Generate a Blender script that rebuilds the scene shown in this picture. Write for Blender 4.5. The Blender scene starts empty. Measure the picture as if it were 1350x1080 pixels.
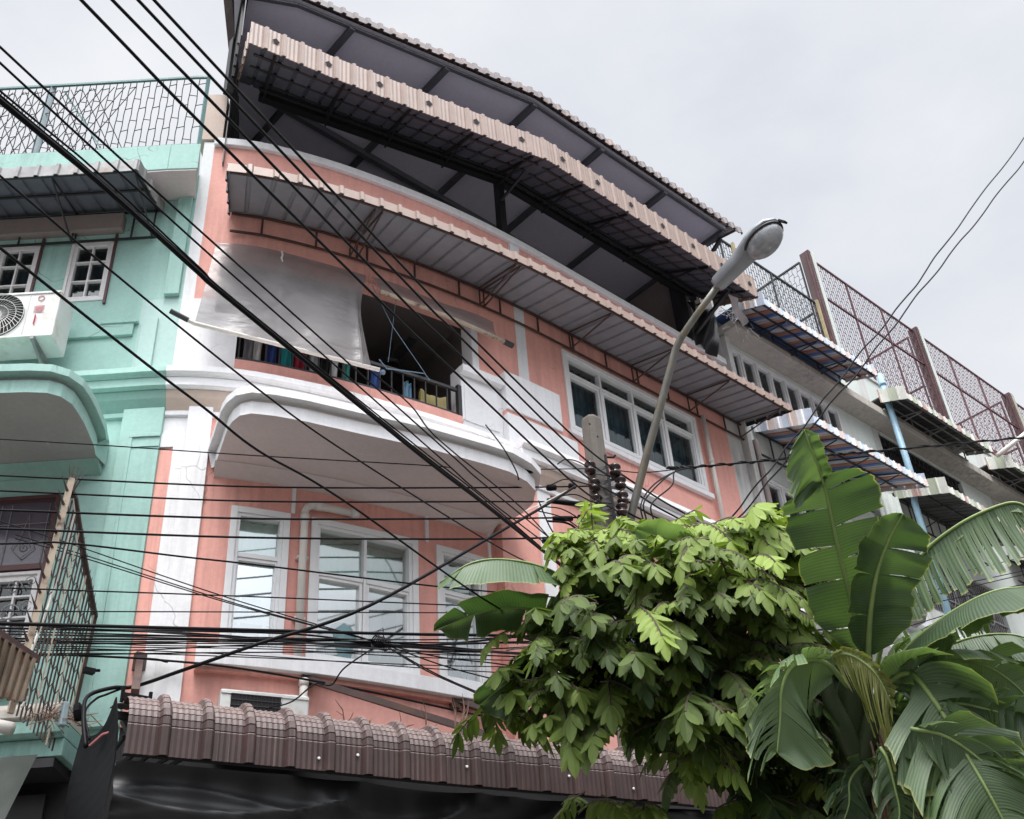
import bpy, math, random
import numpy as np
random.seed(7); rng=np.random.default_rng(7)
sc=bpy.context.scene
# ------------------------------------------------------------ camera maths
F=1477.947; YAW,PIT,ROLL=[math.radians(a) for a in (43.844,35.448,4.366)]
def _rot():
    cy,sy=math.cos(YAW),math.sin(YAW)
    f=np.array([sy*math.cos(PIT),cy*math.cos(PIT),math.sin(PIT)])
    r=np.array([cy,-sy,0.]); d=np.cross(f,r)
    return np.array([r*math.cos(ROLL)+d*math.sin(ROLL),-r*math.sin(ROLL)+d*math.cos(ROLL),f])
RM=_rot(); CAM=np.array([0,0,1.6])
def ray(x,y): return RM.T@np.array([(x-675)/F,(y-540)/F,1.])
def atY(x,y,Y): d=ray(x,y); return CAM+d*(Y/d[1])
def atX(x,y,X): d=ray(x,y); return CAM+d*(X/d[0])
def atZ(x,y,Z): d=ray(x,y); return CAM+d*((Z-1.6)/d[2])
def atD(x,y,D): return CAM+ray(x,y)*D
def onplane(x,y,a,b):        # ray meets the vertical plane through a and b
    d=ray(x,y); n=np.array([b[1]-a[1],a[0]-b[0],0.]); return CAM+d*(((a-CAM)@n)/(d@n))
# ------------------------------------------------------------ plan curve of the row of houses
PL=np.array([(-3.0,14.4),(1.84,10.05),(3.2,8.80),(3.60,8.42),(4.05,8.14),(4.52,7.97),(5.12,7.80),(6.1,7.62),(6.8,7.545),(7.45,7.505),(8.2,7.5),(40,7.5)])
Pq=PL
for _ in range(3):
    Q=[Pq[0]]
    for a,b in zip(Pq[:-1],Pq[1:]): Q+=[a*.75+b*.25,a*.25+b*.75]
    Q.append(Pq[-1]); Pq=np.array(Q)
SL=np.concatenate([[0],np.cumsum(np.hypot(*np.diff(Pq,axis=0).T))])
SL=SL-SL[np.argmin(np.hypot(*(Pq-[3.6,8.43]).T))]
def W(s,d=0.,z=0.):
    x=np.interp(s,SL,Pq[:,0]); y=np.interp(s,SL,Pq[:,1]); e=.12
    tx=np.interp(s+e,SL,Pq[:,0])-np.interp(s-e,SL,Pq[:,0]); ty=np.interp(s+e,SL,Pq[:,1])-np.interp(s-e,SL,Pq[:,1]); l=math.hypot(tx,ty)
    return np.array([x+ty/l*d,y-tx/l*d,z])
# ------------------------------------------------------------ mesh builder
C=sc.collection
class MB:
    def __init__(s): s.v=[];s.f=[];s.m=[];s.uv=None;s.col=[]
    def add(s,v,f,m=0):
        o=len(s.v); s.v+= [tuple(map(float,p)) for p in v]; s.f+=[tuple(i+o for i in q) for q in f]; s.m+=[m]*len(f)
    def hexa(s,p,m=0):  # p: 4 bottom ccw, 4 top
        s.add(p,[(0,3,2,1),(4,5,6,7),(0,1,5,4),(1,2,6,5),(2,3,7,6),(3,0,4,7)],m)
    def box(s,x0,x1,y0,y1,z0,z1,m=0):
        s.hexa([(x0,y0,z0),(x1,y0,z0),(x1,y1,z0),(x0,y1,z0),(x0,y0,z1),(x1,y0,z1),(x1,y1,z1),(x0,y1,z1)],m)
    def bar(s,a,b,w,h=None,m=0,up=(0,0,1)):
        a=np.array(a,float);b=np.array(b,float);h=h or w; t=b-a; t/=np.linalg.norm(t)+1e-9
        u=np.array(up,float)
        if abs(t@u)>.97: u=np.array([1.,0,0])
        r=np.cross(t,u); r/=np.linalg.norm(r); u=np.cross(r,t)
        q=[r*w/2*i+u*h/2*j for i,j in((-1,-1),(1,-1),(1,1),(-1,1))]
        s.hexa([a+k for k in q]+[b+k for k in q],m)
    def tube(s,pts,r,n=6,m=0,cap=True):
        pts=[np.array(p,float) for p in pts]; N=len(pts); rs=r if hasattr(r,'__len__') else [r]*N
        vs=[];u=None
        for i,p in enumerate(pts):
            t=pts[min(i+1,N-1)]-pts[max(i-1,0)]; t=t/(np.linalg.norm(t)+1e-9)
            if u is None:
                u=np.array([0,0,1.]) if abs(t[2])<.9 else np.array([1.,0,0])
            u=u-t*(u@t); u/=np.linalg.norm(u)+1e-9; w=np.cross(t,u)
            vs+=[p+(u*math.cos(k*2*math.pi/n)+w*math.sin(k*2*math.pi/n))*rs[i] for k in range(n)]
        fs=[(i*n+k,i*n+(k+1)%n,(i+1)*n+(k+1)%n,(i+1)*n+k) for i in range(N-1) for k in range(n)]
        if cap: fs+=[tuple(range(n))[::-1],tuple(range((N-1)*n,N*n))]
        s.add(vs,fs,m)
    def cbox(s,s0,s1,z0,z1,d0,d1,m=0,step=.16,inner=True):   # a box bent along the facade
        n=max(1,int(math.ceil((s1-s0)/step))) if s0<8.4 else 1
        vs=[]
        for i in range(n+1):
            t=s0+(s1-s0)*i/n
            vs+=[W(t,d0,z0),W(t,d1,z0),W(t,d1,z1),W(t,d0,z1)]
        fs=[(0,1,2,3),(4*n+3,4*n+2,4*n+1,4*n)]
        for i in range(n):
            a=4*i; b=a+4
            for k in range(4):
                fs.append((a+k,b+k,b+(k+1)%4,a+(k+1)%4))
        s.add(vs,fs,m)
    def sweep(s,prof,s0,s1,m=0,step=.16):     # closed profile of (d,z) along the facade
        n=max(1,int(math.ceil((s1-s0)/step))) if s0<8.4 else 1; k=len(prof)
        vs=[W(s0+(s1-s0)*i/n,d,z) for i in range(n+1) for d,z in prof]
        fs=[tuple(range(k)),tuple(range(n*k,(n+1)*k))[::-1]]
        fs+=[(i*k+j,(i+1)*k+j,(i+1)*k+(j+1)%k,i*k+(j+1)%k) for i in range(n) for j in range(k)]
        s.add(vs,fs,m)
    def quad(s,a,b,c,d,m=0): s.add([a,b,c,d],[(0,1,2,3)],m)
    def lathe(s,prof,c,axis=(0,0,1),n=16,m=0):
        ax=np.array(axis,float); ax/=np.linalg.norm(ax); u=np.cross(ax,[0,1,0] if abs(ax[1])<.9 else [1,0,0]); u/=np.linalg.norm(u); w=np.cross(ax,u)
        vs=[np.array(c)+ax*h+(u*math.cos(2*math.pi*k/n)+w*math.sin(2*math.pi*k/n))*r for r,h in prof for k in range(n)]
        s.add(vs,[(i*n+k,i*n+(k+1)%n,(i+1)*n+(k+1)%n,(i+1)*n+k) for i in range(len(prof)-1) for k in range(n)]+[tuple(range(n))[::-1],tuple(range((len(prof)-1)*n,len(prof)*n))],m)
    def build(s,name,mats,parent=None,smooth=False,solid=0,bevel=0,wn=False):
        me=bpy.data.meshes.new(name); me.from_pydata(s.v,[],s.f)
        for q in (mats if isinstance(mats,(list,tuple)) else [mats]): me.materials.append(q)
        if any(s.m): me.polygons.foreach_set('material_index',s.m)
        if s.uv is not None:
            l=me.uv_layers.new(name='UVMap'); idx=np.zeros(len(me.loops),int); me.loops.foreach_get('vertex_index',idx)
            l.data.foreach_set('uv',np.array(s.uv,float)[idx].ravel())
        if s.col:
            a=me.attributes.new('tone','FLOAT','POINT'); a.data.foreach_set('value',np.array(s.col,float))
        if smooth: me.polygons.foreach_set('use_smooth',[True]*len(me.polygons))
        me.update()
        if parent is None and not smooth and solid==0: pass
        o=bpy.data.objects.new(name,me); C.objects.link(o)
        if parent is not None:
            o.parent=parent; q=parent; off=np.zeros(3)
            while q is not None: off+=np.array(q.location); q=q.parent
            o.location=tuple(-off)
        if solid:
            k=o.modifiers.new('thickness','SOLIDIFY'); k.thickness=solid; k.offset=0
        if bevel:
            k=o.modifiers.new('edge','BEVEL'); k.width=bevel; k.segments=2; k.limit_method='ANGLE'
        return o
def thing(name,label,cat,loc,group=None):
    o=bpy.data.objects.new(name,None); C.objects.link(o); o.location=tuple(map(float,loc)); o.empty_display_size=.2
    o['label']=label; o['category']=cat
    if group: o['group']=group
    return o
def tag(o,label,cat,group=None):
    o['label']=label; o['category']=cat
    if group: o['group']=group
    return o
def fixn(o):
    import bmesh
    b=bmesh.new(); b.from_mesh(o.data); bmesh.ops.recalc_face_normals(b,faces=b.faces); b.to_mesh(o.data); b.free(); return o
# ------------------------------------------------------------ materials
def lin(c): return tuple((x/255/12.92 if x/255<=.04045 else ((x/255+.055)/1.055)**2.4) for x in c)
def newmat(name):
    m=bpy.data.materials.new(name); m.use_nodes=True; n=m.node_tree; n.nodes.clear()
    o=n.nodes.new('ShaderNodeOutputMaterial'); p=n.nodes.new('ShaderNodeBsdfPrincipled'); n.links.new(p.outputs[0],o.inputs[0]); return m,n,p,o
def node(n,t,**k):
    x=n.nodes.new(t)
    for a,b in k.items():
        if a in x.inputs: x.inputs[a].default_value=b
        else: setattr(x,a,b)
    return x
def coords(n,scale=(1,1,1)):
    tc=node(n,'ShaderNodeTexCoord'); mp=node(n,'ShaderNodeMapping'); mp.inputs['Scale'].default_value=scale
    n.links.new(tc.outputs['Object'],mp.inputs[0]); return mp.outputs[0]
def noise(n,scale,vec,detail=4,rough=.55):
    x=node(n,'ShaderNodeTexNoise'); x.inputs['Scale'].default_value=scale; x.inputs['Detail'].default_value=detail; x.inputs['Roughness'].default_value=rough
    n.links.new(vec,x.inputs['Vector']); return x.outputs['Fac']
def ramp(n,fac,*st):
    r=node(n,'ShaderNodeValToRGB'); e=r.color_ramp.elements
    while len(e)<len(st): e.new(.5)
    for k,(p,c) in zip(e,st): k.position=p; k.color=tuple(c)+(1,) if len(c)==3 else c
    n.links.new(fac,r.inputs[0]); return r.outputs[0]
def mix(n,fac,a,b,mode='MIX'):
    x=node(n,'ShaderNodeMix',data_type='RGBA',blend_type=mode)
    for i,v in ((0,fac),(6,a),(7,b)):
        if isinstance(v,(int,float)): x.inputs[i].default_value=v
        elif isinstance(v,tuple): x.inputs[i].default_value=tuple(v)+(1,) if len(v)==3 else v
        else: n.links.new(v,x.inputs[i])
    return x.outputs[2]
def bump(n,p,h,strength=.3,dist=.01):
    b=node(n,'ShaderNodeBump'); b.inputs['Strength'].default_value=strength; b.inputs['Distance'].default_value=dist
    n.links.new(h,b.inputs['Height']); n.links.new(b.outputs[0],p.inputs['Normal'])
def paint(name,c,rough=.7,dirt=(.12,.11,.10),amt=.35,var=.1,streak=True,spec=.3,bs=.25,chips=None,grime=.62,cracks=0):
    m,n,p,o=newmat(name); v=coords(n)
    a=noise(n,1.3,v,5); c1=tuple(x*(1-var) for x in c); c2=tuple(min(1,x*(1+var)) for x in c)
    col=ramp(n,a,(.3,c1),(.7,c2))
    f=noise(n,23,v,4); col=mix(n,.25,col,ramp(n,f,(.35,tuple(x*.8 for x in c)),(.65,c2)))
    if streak:
        vs=coords(n,(7,7,.55)); s=noise(n,1.6,vs,6,.65); big=noise(n,.8,v,2)
        mm=node(n,'ShaderNodeMath',operation='MULTIPLY'); n.links.new(ramp(n,s,(grime-.14,(0,0,0)),(grime+.2,(1,1,1))),mm.inputs[0]); n.links.new(ramp(n,big,(.4,(.1,.1,.1)),(.7,(1,1,1))),mm.inputs[1])
        m2=node(n,'ShaderNodeMath',operation='MULTIPLY'); n.links.new(mm.outputs[0],m2.inputs[0]); m2.inputs[1].default_value=amt
        col=mix(n,m2.outputs[0],col,dirt)
    if cracks:
        dn=node(n,'ShaderNodeTexNoise'); dn.inputs['Scale'].default_value=3.; n.links.new(v,dn.inputs['Vector'])
        wv=node(n,'ShaderNodeVectorMath',operation='MULTIPLY_ADD'); n.links.new(dn.outputs['Color'],wv.inputs[0]); wv.inputs[1].default_value=(.35,.35,.35); n.links.new(v,wv.inputs[2])
        vo=node(n,'ShaderNodeTexVoronoi',feature='DISTANCE_TO_EDGE'); vo.inputs['Scale'].default_value=.9; n.links.new(wv.outputs[0],vo.inputs['Vector'])
        cm=ramp(n,vo.outputs['Distance'],(.0,(1,1,1)),(.005,(0,0,0))); mk=ramp(n,noise(n,1.1,v,3),(.52,(0,0,0)),(.6,(cracks,)*3))
        m4_=node(n,'ShaderNodeMath',operation='MULTIPLY'); n.links.new(cm,m4_.inputs[0]); n.links.new(mk,m4_.inputs[1]); col=mix(n,m4_.outputs[0],col,(.08,.07,.06))
        sp_=noise(n,38,v,6,.75); m5=node(n,'ShaderNodeMath',operation='MULTIPLY'); n.links.new(ramp(n,sp_,(.66,(0,0,0)),(.70,(1,1,1))),m5.inputs[0]); n.links.new(ramp(n,noise(n,.9,v,4,.6),(.56,(0,0,0)),(.66,(.75,)*3)),m5.inputs[1]); col=mix(n,m5.outputs[0],col,(.06,.055,.05))
    if chips:
        ch=noise(n,2.6,v,7,.7); col=mix(n,ramp(n,ch,(.66,(0,0,0)),(.675,(1,1,1))),col,chips)
    n.links.new(col,p.inputs['Base Color']); p.inputs['Roughness'].default_value=rough; p.inputs['Specular IOR Level'].default_value=spec
    h=noise(n,60,v,3); h2=noise(n,4,v,4); hh=node(n,'ShaderNodeMath',operation='ADD'); n.links.new(h,hh.inputs[0]); n.links.new(h2,hh.inputs[1])
    bump(n,p,hh.outputs[0],bs,.004); return m
def metal(name,c,rough=.45,met=.0,var=.15,rust=None,bs=.15):
    m,n,p,o=newmat(name); v=coords(n); a=noise(n,6,v,5)
    col=ramp(n,a,(.3,tuple(x*(1-var) for x in c)),(.7,tuple(x*(1+var) for x in c)))
    if rust:
        r=noise(n,3.5,v,8,.7); col=mix(n,ramp(n,r,(.52,(0,0,0)),(.66,(1,1,1))),col,rust)
    n.links.new(col,p.inputs['Base Color']); p.inputs['Roughness'].default_value=rough; p.inputs['Metallic'].default_value=met
    bump(n,p,noise(n,30,v,3),bs,.003); return m
M={}
WHITE=(.78,.775,.785); PINK=(.76,.375,.315); TEAL=(.335,.53,.475)
M['pink']=paint('pink_paint',PINK,amt=.65,dirt=(.30,.15,.13),var=.07,grime=.55,cracks=.5)
M['white']=paint('white_paint',WHITE,amt=.42,dirt=(.30,.28,.25),var=.04,grime=.57,cracks=.5)
M['cove']=paint('beige_cove_paint',(.56,.45,.38),amt=.3,var=.05)
M['teal']=paint('teal_paint',TEAL,amt=.6,dirt=(.10,.17,.15),var=.10,grime=.56,cracks=.8)
M['teal_light']=paint('pale_teal_patch',(.43,.59,.555),amt=.3,dirt=(.3,.4,.36),var=.06)
M['teal_dark']=paint('teal_ledge_paint',(.25,.42,.37),amt=.75,dirt=(.03,.05,.045),var=.1,grime=.55)
M['soffit']=paint('soffit_plaster',(.64,.57,.555),amt=.3,var=.08,streak=False)
M['soffit_peel']=paint('peeling_soffit',(.33,.32,.31),amt=.3,var=.1,streak=False,chips=(.46,.46,.47))
M['concrete']=paint('stained_concrete',(.50,.46,.41),rough=.9,amt=.7,dirt=(.07,.065,.06),var=.2,bs=.6,grime=.52)
M['pole']=paint('pole_concrete',(.14,.125,.11),rough=.95,amt=.8,dirt=(.10,.09,.08),var=.22,bs=1.,grime=.55)
M['graywall']=paint('pale_grey_green_wall',(.62,.66,.62),amt=.45,dirt=(.20,.20,.18),var=.06)
M['stainwhite']=paint('stained_white_pier',(.60,.59,.57),amt=.85,dirt=(.10,.09,.08),var=.1,grime=.5)
M['dark']=metal('dark_steel',(.022,.02,.022),.5)
M['black']=metal('black_rubber',(.006,.0055,.007),.5,var=.3,bs=.05); M['black'].node_tree.nodes['Principled BSDF'].inputs['Specular IOR Level'].default_value=.12
M['brownsteel']=metal('brown_painted_steel',(.060,.034,.030),.55,rust=(.10,.045,.025))
M['ceil']=paint('grey_roof_panels',(.66,.63,.74),rough=.75,streak=False,var=.05,bs=.05)
M['beam']=metal('roof_beam_steel',(.085,.085,.10),.6)
M['darkwall']=paint('dark_brown_wall',(.26,.21,.20),streak=True,var=.1)
M['beige_sheet']=metal('beige_metal_sheet',(.30,.215,.18),.5,var=.09,rust=(.34,.25,.2))
M['pink_sheet']=metal('dusty_pink_metal_sheet',(.14,.11,.11),.5,var=.1,rust=(.30,.2,.16))
M['grey_sheet']=metal('grey_metal_sheet',(.24,.24,.265),.5,.0,var=.1)
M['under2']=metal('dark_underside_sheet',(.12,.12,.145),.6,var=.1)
M['brown_tile']=None
M['dust']=paint('dusty_brown_edge',(.10,.062,.055),var=.2,streak=False)
M['galv']=metal('weathered_galvanised_sheet',(.25,.245,.245),.55,.2,var=.25,rust=(.20,.15,.11))
M['rustsheet']=metal('rusty_corrugated_sheet',(.13,.095,.065),.8,0,var=.3,rust=(.10,.05,.03))
M['pvc']=metal('cream_pvc_pipe',(.66,.62,.57),.5,var=.06)
M['bluepipe']=metal('blue_pvc_pipe',(.27,.42,.52),.45,var=.12)
M['alu']=metal('white_window_frame',(.74,.74,.74),.4,var=.04)
M['woodwhite']=paint('white_wood_frame',(.74,.72,.72),amt=.4,var=.06)
M['maroon']=metal('maroon_wood',(.085,.03,.032),.5)
M['acwhite']=metal('ac_casing',(.62,.62,.60),.45,var=.05,rust=(.5,.46,.4))
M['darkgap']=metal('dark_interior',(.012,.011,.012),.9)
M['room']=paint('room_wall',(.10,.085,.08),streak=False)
M['yellow']=metal('yellow_plastic',(.50,.42,.16),.5)
M['postgreen']=paint('mossy_post',(.42,.42,.32),amt=.6,var=.15)
M['wiremaroon']=metal('maroon_fence_wire',(.115,.045,.055),.6,var=.3)
M['wireyellow']=metal('faded_yellow_steel',(.36,.30,.16),.6,var=.2)
M['tealsteel']=metal('teal_painted_steel',(.10,.20,.20),.5)
M['fencewire']=metal('dark_fence_wire',(.03,.035,.038),.6)
M['greyblue']=metal('grey_blue_post',(.22,.28,.30),.5)
M['creamrail']=metal('rusty_cream_rail',(.40,.32,.24),.6,var=.2,rust=(.10,.05,.035))
M['rustbar']=metal('rusty_bars',(.06,.042,.036),.8,var=.3)
M['ceramic']=metal('dark_glazed_ceramic',(.035,.018,.016),.18)
M['lampgrey']=metal('aluminium_lamp_housing',(.25,.26,.28),.42,.4,var=.12)
M['pipegalv']=metal('galvanised_pipe',(.17,.165,.145),.5,.35,var=.22,rust=(.22,.18,.12))
M['white_cable']=metal('white_cable',(.62,.60,.55),.5)
M['asphalt']=paint('asphalt',(.12,.115,.11),rough=.9,streak=False,bs=.8)
M['pavement']=paint('pavement_concrete',(.27,.26,.24),rough=.9,streak=False,bs=.5)
def tilemat():
    m,n,p,o=newmat('brown_roof_sheet'); v=coords(n)
    up=node(n,'ShaderNodeNewGeometry'); sp=node(n,'ShaderNodeSeparateXYZ'); n.links.new(up.outputs['Normal'],sp.inputs[0])
    d=noise(n,14,v,6,.7); base=ramp(n,noise(n,5,v,4),(.3,(.030,.014,.0125)),(.7,(.052,.025,.022)))
    a=node(n,'ShaderNodeMath',operation='MULTIPLY_ADD'); n.links.new(sp.outputs[2],a.inputs[0]); a.inputs[1].default_value=1.5; a.inputs[2].default_value=-.12
    b=node(n,'ShaderNodeMath',operation='MULTIPLY'); n.links.new(a.outputs[0],b.inputs[0]); n.links.new(ramp(n,d,(.3,(.3,.3,.3)),(.7,(1,1,1))),b.inputs[1]); b.use_clamp=True
    col=mix(n,b.outputs[0],base,(.25,.185,.17))     # settled dust lies on what faces up
    sk=noise(n,2.2,coords(n,(34,34,.25)),3); col=mix(n,ramp(n,sk,(.64,(0,0,0)),(.73,(.34,.34,.34))),col,(.32,.26,.23))
    n.links.new(col,p.inputs['Base Color']); p.inputs['Roughness'].default_value=.55; bump(n,p,d,.2,.003); return m
M['brown_tile']=tilemat()
def stripes(name,cols,per,rough=.5,dirt=.2):
    # stripes printed on the sheet, running out from the wall
    m,n,p,o=newmat(name); tc=node(n,'ShaderNodeUVMap'); sp=node(n,'ShaderNodeSeparateXYZ'); n.links.new(tc.outputs[0],sp.inputs[0])
    a=node(n,'ShaderNodeMath',operation='MULTIPLY'); n.links.new(sp.outputs[0],a.inputs[0]); a.inputs[1].default_value=1/per
    b=node(n,'ShaderNodeMath',operation='FRACT'); n.links.new(a.outputs[0],b.inputs[0])
    r=node(n,'ShaderNodeValToRGB'); r.color_ramp.interpolation='CONSTANT'; e=r.color_ramp.elements
    while len(e)<len(cols): e.new(.5)
    for i,(k,c) in enumerate(zip(e,cols)): k.position=i/len(cols); k.color=tuple(c)+(1,)
    n.links.new(b.outputs[0],r.inputs[0]); d=noise(n,4,coords(n),6,.7)
    col=mix(n,ramp(n,d,(.4,(0,0,0)),(.8,(dirt*3,)*3)),r.outputs[0],(.30,.28,.26))
    n.links.new(col,p.inputs['Base Color']); p.inputs['Roughness'].default_value=rough; return m
M['stripe_blue']=stripes('blue_orange_white_stripes',[(.07,.15,.36),(.50,.50,.54),(.36,.15,.09),(.07,.15,.36),(.5,.5,.54),(.42,.2,.13)],.74)
M['stripe_blue_out']=stripes('pale_blue_orange_white_stripes',[(.52,.60,.72),(.78,.79,.83),(.66,.54,.50),(.54,.62,.73),(.78,.78,.83),(.68,.56,.52)],.74)  # same stripe order in paler colours, for the fringes
M['stripe_pale']=stripes('green_pink_white_stripes',[(.62,.62,.56),(.38,.42,.31),(.62,.62,.56),(.42,.26,.23)],.60)
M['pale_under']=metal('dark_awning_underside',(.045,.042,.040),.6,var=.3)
def glass(name,tint,refl=.25,rough=.04,alpha=.55):
    m,n,p,o=newmat(name); n.nodes.remove(p)
    t=node(n,'ShaderNodeBsdfTransparent'); t.inputs[0].default_value=tuple(tint)+(1,)
    g=node(n,'ShaderNodeBsdfGlossy'); g.inputs['Roughness'].default_value=rough; g.inputs[0].default_value=(.9,.95,.95,1)
    f=node(n,'ShaderNodeFresnel'); f.inputs[0].default_value=1.5
    a=node(n,'ShaderNodeMath',operation='ADD'); n.links.new(f.outputs[0],a.inputs[0]); a.inputs[1].default_value=refl; a.use_clamp=True
    x=node(n,'ShaderNodeMixShader'); n.links.new(a.outputs[0],x.inputs[0]); n.links.new(t.outputs[0],x.inputs[1]); n.links.new(g.outputs[0],x.inputs[2]); n.links.new(x.outputs[0],o.inputs[0]); return m
M['glass_clear']=glass('clear_pane',(.98,1,1),.52)
M['glass_green']=glass('green_film_pane',(.62,.84,.76),.26)
M['glass_dark']=glass('dark_pane',(.55,.65,.68),.03)
def curtain(name,c,c2,wf=18):
    m,n,p,o=newmat(name); v=coords(n,(1,1,.12)); f=noise(n,wf,v,5,.6)
    n.links.new(ramp(n,f,(.35,c),(.65,c2)),p.inputs['Base Color']); p.inputs['Roughness'].default_value=.9; bump(n,p,f,.8,.03); return m
M['curtain_white']=curtain('white_curtain',(.84,.90,.90),(.93,.94,.94),5)
M['curtain_teal']=curtain('dark_teal_curtain',(.035,.075,.085),(.12,.20,.22),22)
M['curtain_grey']=curtain('grey_curtain',(.06,.07,.08),(.14,.15,.17),20)
M['silh']=metal('dull_teal_plastic',(.16,.27,.29),.6)
def plastic(uvd=False):
    m,n,p,o=newmat('clouded_plastic_sheet'); n.nodes.remove(p); v=coords(n)
    t=node(n,'ShaderNodeBsdfTransparent'); t.inputs[0].default_value=(.80,.80,.82,1)
    d=node(n,'ShaderNodeBsdfPrincipled'); d.inputs['Base Color'].default_value=(.31,.29,.29,1); d.inputs['Roughness'].default_value=.3
    tr=node(n,'ShaderNodeBsdfTranslucent'); tr.inputs[0].default_value=(.5,.48,.48,1)
    bump(n,d,noise(n,3,coords(n,(1,1,3)),5),.5,.05)
    a=node(n,'ShaderNodeMixShader'); a.inputs[0].default_value=.25; n.links.new(d.outputs[0],a.inputs[1]); n.links.new(tr.outputs[0],a.inputs[2])
    x=node(n,'ShaderNodeMixShader'); f=noise(n,2.2,v,5); fac=ramp(n,f,(.35,(.55,.55,.55)),(.65,(.74,.74,.74)))
    if uvd:      # the lower right of the sheet is more opaque
        uv=node(n,'ShaderNodeUVMap'); sp=node(n,'ShaderNodeSeparateXYZ'); n.links.new(uv.outputs[0],sp.inputs[0])
        a1=node(n,'ShaderNodeMath',operation='ADD'); n.links.new(ramp(n,sp.outputs[0],(.28,(0,0,0)),(.52,(.42,.42,.42))),a1.inputs[0]); n.links.new(sp.outputs[1],a1.inputs[1])
        a2=node(n,'ShaderNodeMath',operation='MULTIPLY_ADD'); n.links.new(noise(n,2.5,v,3),a2.inputs[0]); a2.inputs[1].default_value=.22; n.links.new(a1.outputs[0],a2.inputs[2])
        fac=mix(n,ramp(n,a2.outputs[0],(.93,(0,0,0)),(.99,(1,1,1))),fac,(.76,.76,.76))
    n.links.new(fac,x.inputs[0])
    n.links.new(t.outputs[0],x.inputs[1]); n.links.new(a.outputs[0],x.inputs[2]); n.links.new(x.outputs[0],o.inputs[0]); return m
M['plastic']=plastic(); M['plastic_uneven']=plastic(True)
def fabric(name,c,rough=.6,spec=.5):
    m,n,p,o=newmat(name); v=coords(n); f=noise(n,3,v,5)
    n.links.new(ramp(n,f,(.3,tuple(x*.7 for x in c)),(.7,tuple(x*1.2 for x in c))),p.inputs['Base Color']); p.inputs['Roughness'].default_value=rough; p.inputs['Specular IOR Level'].default_value=spec
    w_=node(n,'ShaderNodeTexWave'); w_.inputs['Scale'].default_value=.9; w_.inputs['Distortion'].default_value=4; w_.inputs['Detail'].default_value=1.2; w_.inputs['Detail Scale'].default_value=.8; w_.inputs['Detail Roughness'].default_value=.35; n.links.new(v,w_.inputs['Vector']); bump(n,p,w_.outputs['Fac'],.5,.04); return m
M['tarp']=fabric('black_tarpaulin',(.016,.016,.017),.48,.4)
M['tarpgreen']=fabric('dark_green_tarpaulin',(.045,.052,.045),.7,.3)
# leaves
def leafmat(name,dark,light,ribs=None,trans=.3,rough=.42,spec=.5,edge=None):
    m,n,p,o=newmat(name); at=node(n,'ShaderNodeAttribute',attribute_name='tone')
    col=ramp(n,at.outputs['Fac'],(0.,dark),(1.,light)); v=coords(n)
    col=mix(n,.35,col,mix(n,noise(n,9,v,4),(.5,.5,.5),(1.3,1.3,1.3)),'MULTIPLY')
    if ribs:
        uv=node(n,'ShaderNodeUVMap'); sp=node(n,'ShaderNodeSeparateXYZ'); n.links.new(uv.outputs[0],sp.inputs[0])
        a=node(n,'ShaderNodeMath',operation='MULTIPLY'); n.links.new(sp.outputs[0],a.inputs[0]); a.inputs[1].default_value=ribs
        s=node(n,'ShaderNodeMath',operation='SINE'); n.links.new(a.outputs[0],s.inputs[0])
        a2=node(n,'ShaderNodeMath',operation='MULTIPLY_ADD'); n.links.new(s.outputs[0],a2.inputs[0]); a2.inputs[1].default_value=.5; a2.inputs[2].default_value=.5
        col=mix(n,.22,col,mix(n,a2.outputs[0],(.35,.35,.35),(1.5,1.5,1.5)),'MULTIPLY')
        bump(n,p,a2.outputs[0],.25,.004)
        if edge:
            bn=noise(n,11,v,6,.7); be=node(n,'ShaderNodeMath',operation='MULTIPLY_ADD'); n.links.new(bn,be.inputs[0]); be.inputs[1].default_value=.5; n.links.new(sp.outputs[1],be.inputs[2]); col=mix(n,ramp(n,be.outputs[0],(1.17,(0,0,0)),(1.24,(.85,.85,.85))),col,(.16,.10,.045))
            col=mix(n,ramp(n,sp.outputs[1],(.965,(0,0,0)),(1.,(.8,.8,.8))),col,edge)
    n.links.new(col,p.inputs['Base Color']); p.inputs['Roughness'].default_value=rough; p.inputs['Specular IOR Level'].default_value=spec
    t=node(n,'ShaderNodeBsdfTranslucent'); c2=mix(n,1.,col,(1.25,1.35,.55),'MULTIPLY'); n.links.new(c2,t.inputs[0])
    x=node(n,'ShaderNodeMixShader'); x.inputs[0].default_value=trans; n.links.new(p.outputs[0],x.inputs[1]); n.links.new(t.outputs[0],x.inputs[2]); n.links.new(x.outputs[0],o.inputs[0]); return m
M['banana']=leafmat('banana_leaf',(.018,.045,.016),(.19,.28,.14),ribs=430,trans=.36,edge=(.36,.36,.12))
M['bananay']=leafmat('yellowing_banana_leaf',(.16,.20,.05),(.42,.40,.16),ribs=150,trans=.35)
M['rib']=metal('banana_midrib',(.22,.30,.10),.5)
M['stem']=paint('banana_stem',(.040,.055,.024),rough=.5,amt=.5,dirt=(.06,.04,.025),var=.25)
M['dryleaf']=paint('dry_banana_sheath',(.17,.105,.075),amt=.5,dirt=(.05,.03,.02),var=.3)
M['leaflet']=leafmat('leaflet',(.010,.028,.009),(.30,.40,.09),trans=.30,rough=.55,spec=.2)
M['bark']=paint('bark',(.085,.065,.05),rough=.9,amt=.5,var=.3,bs=1.)
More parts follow.
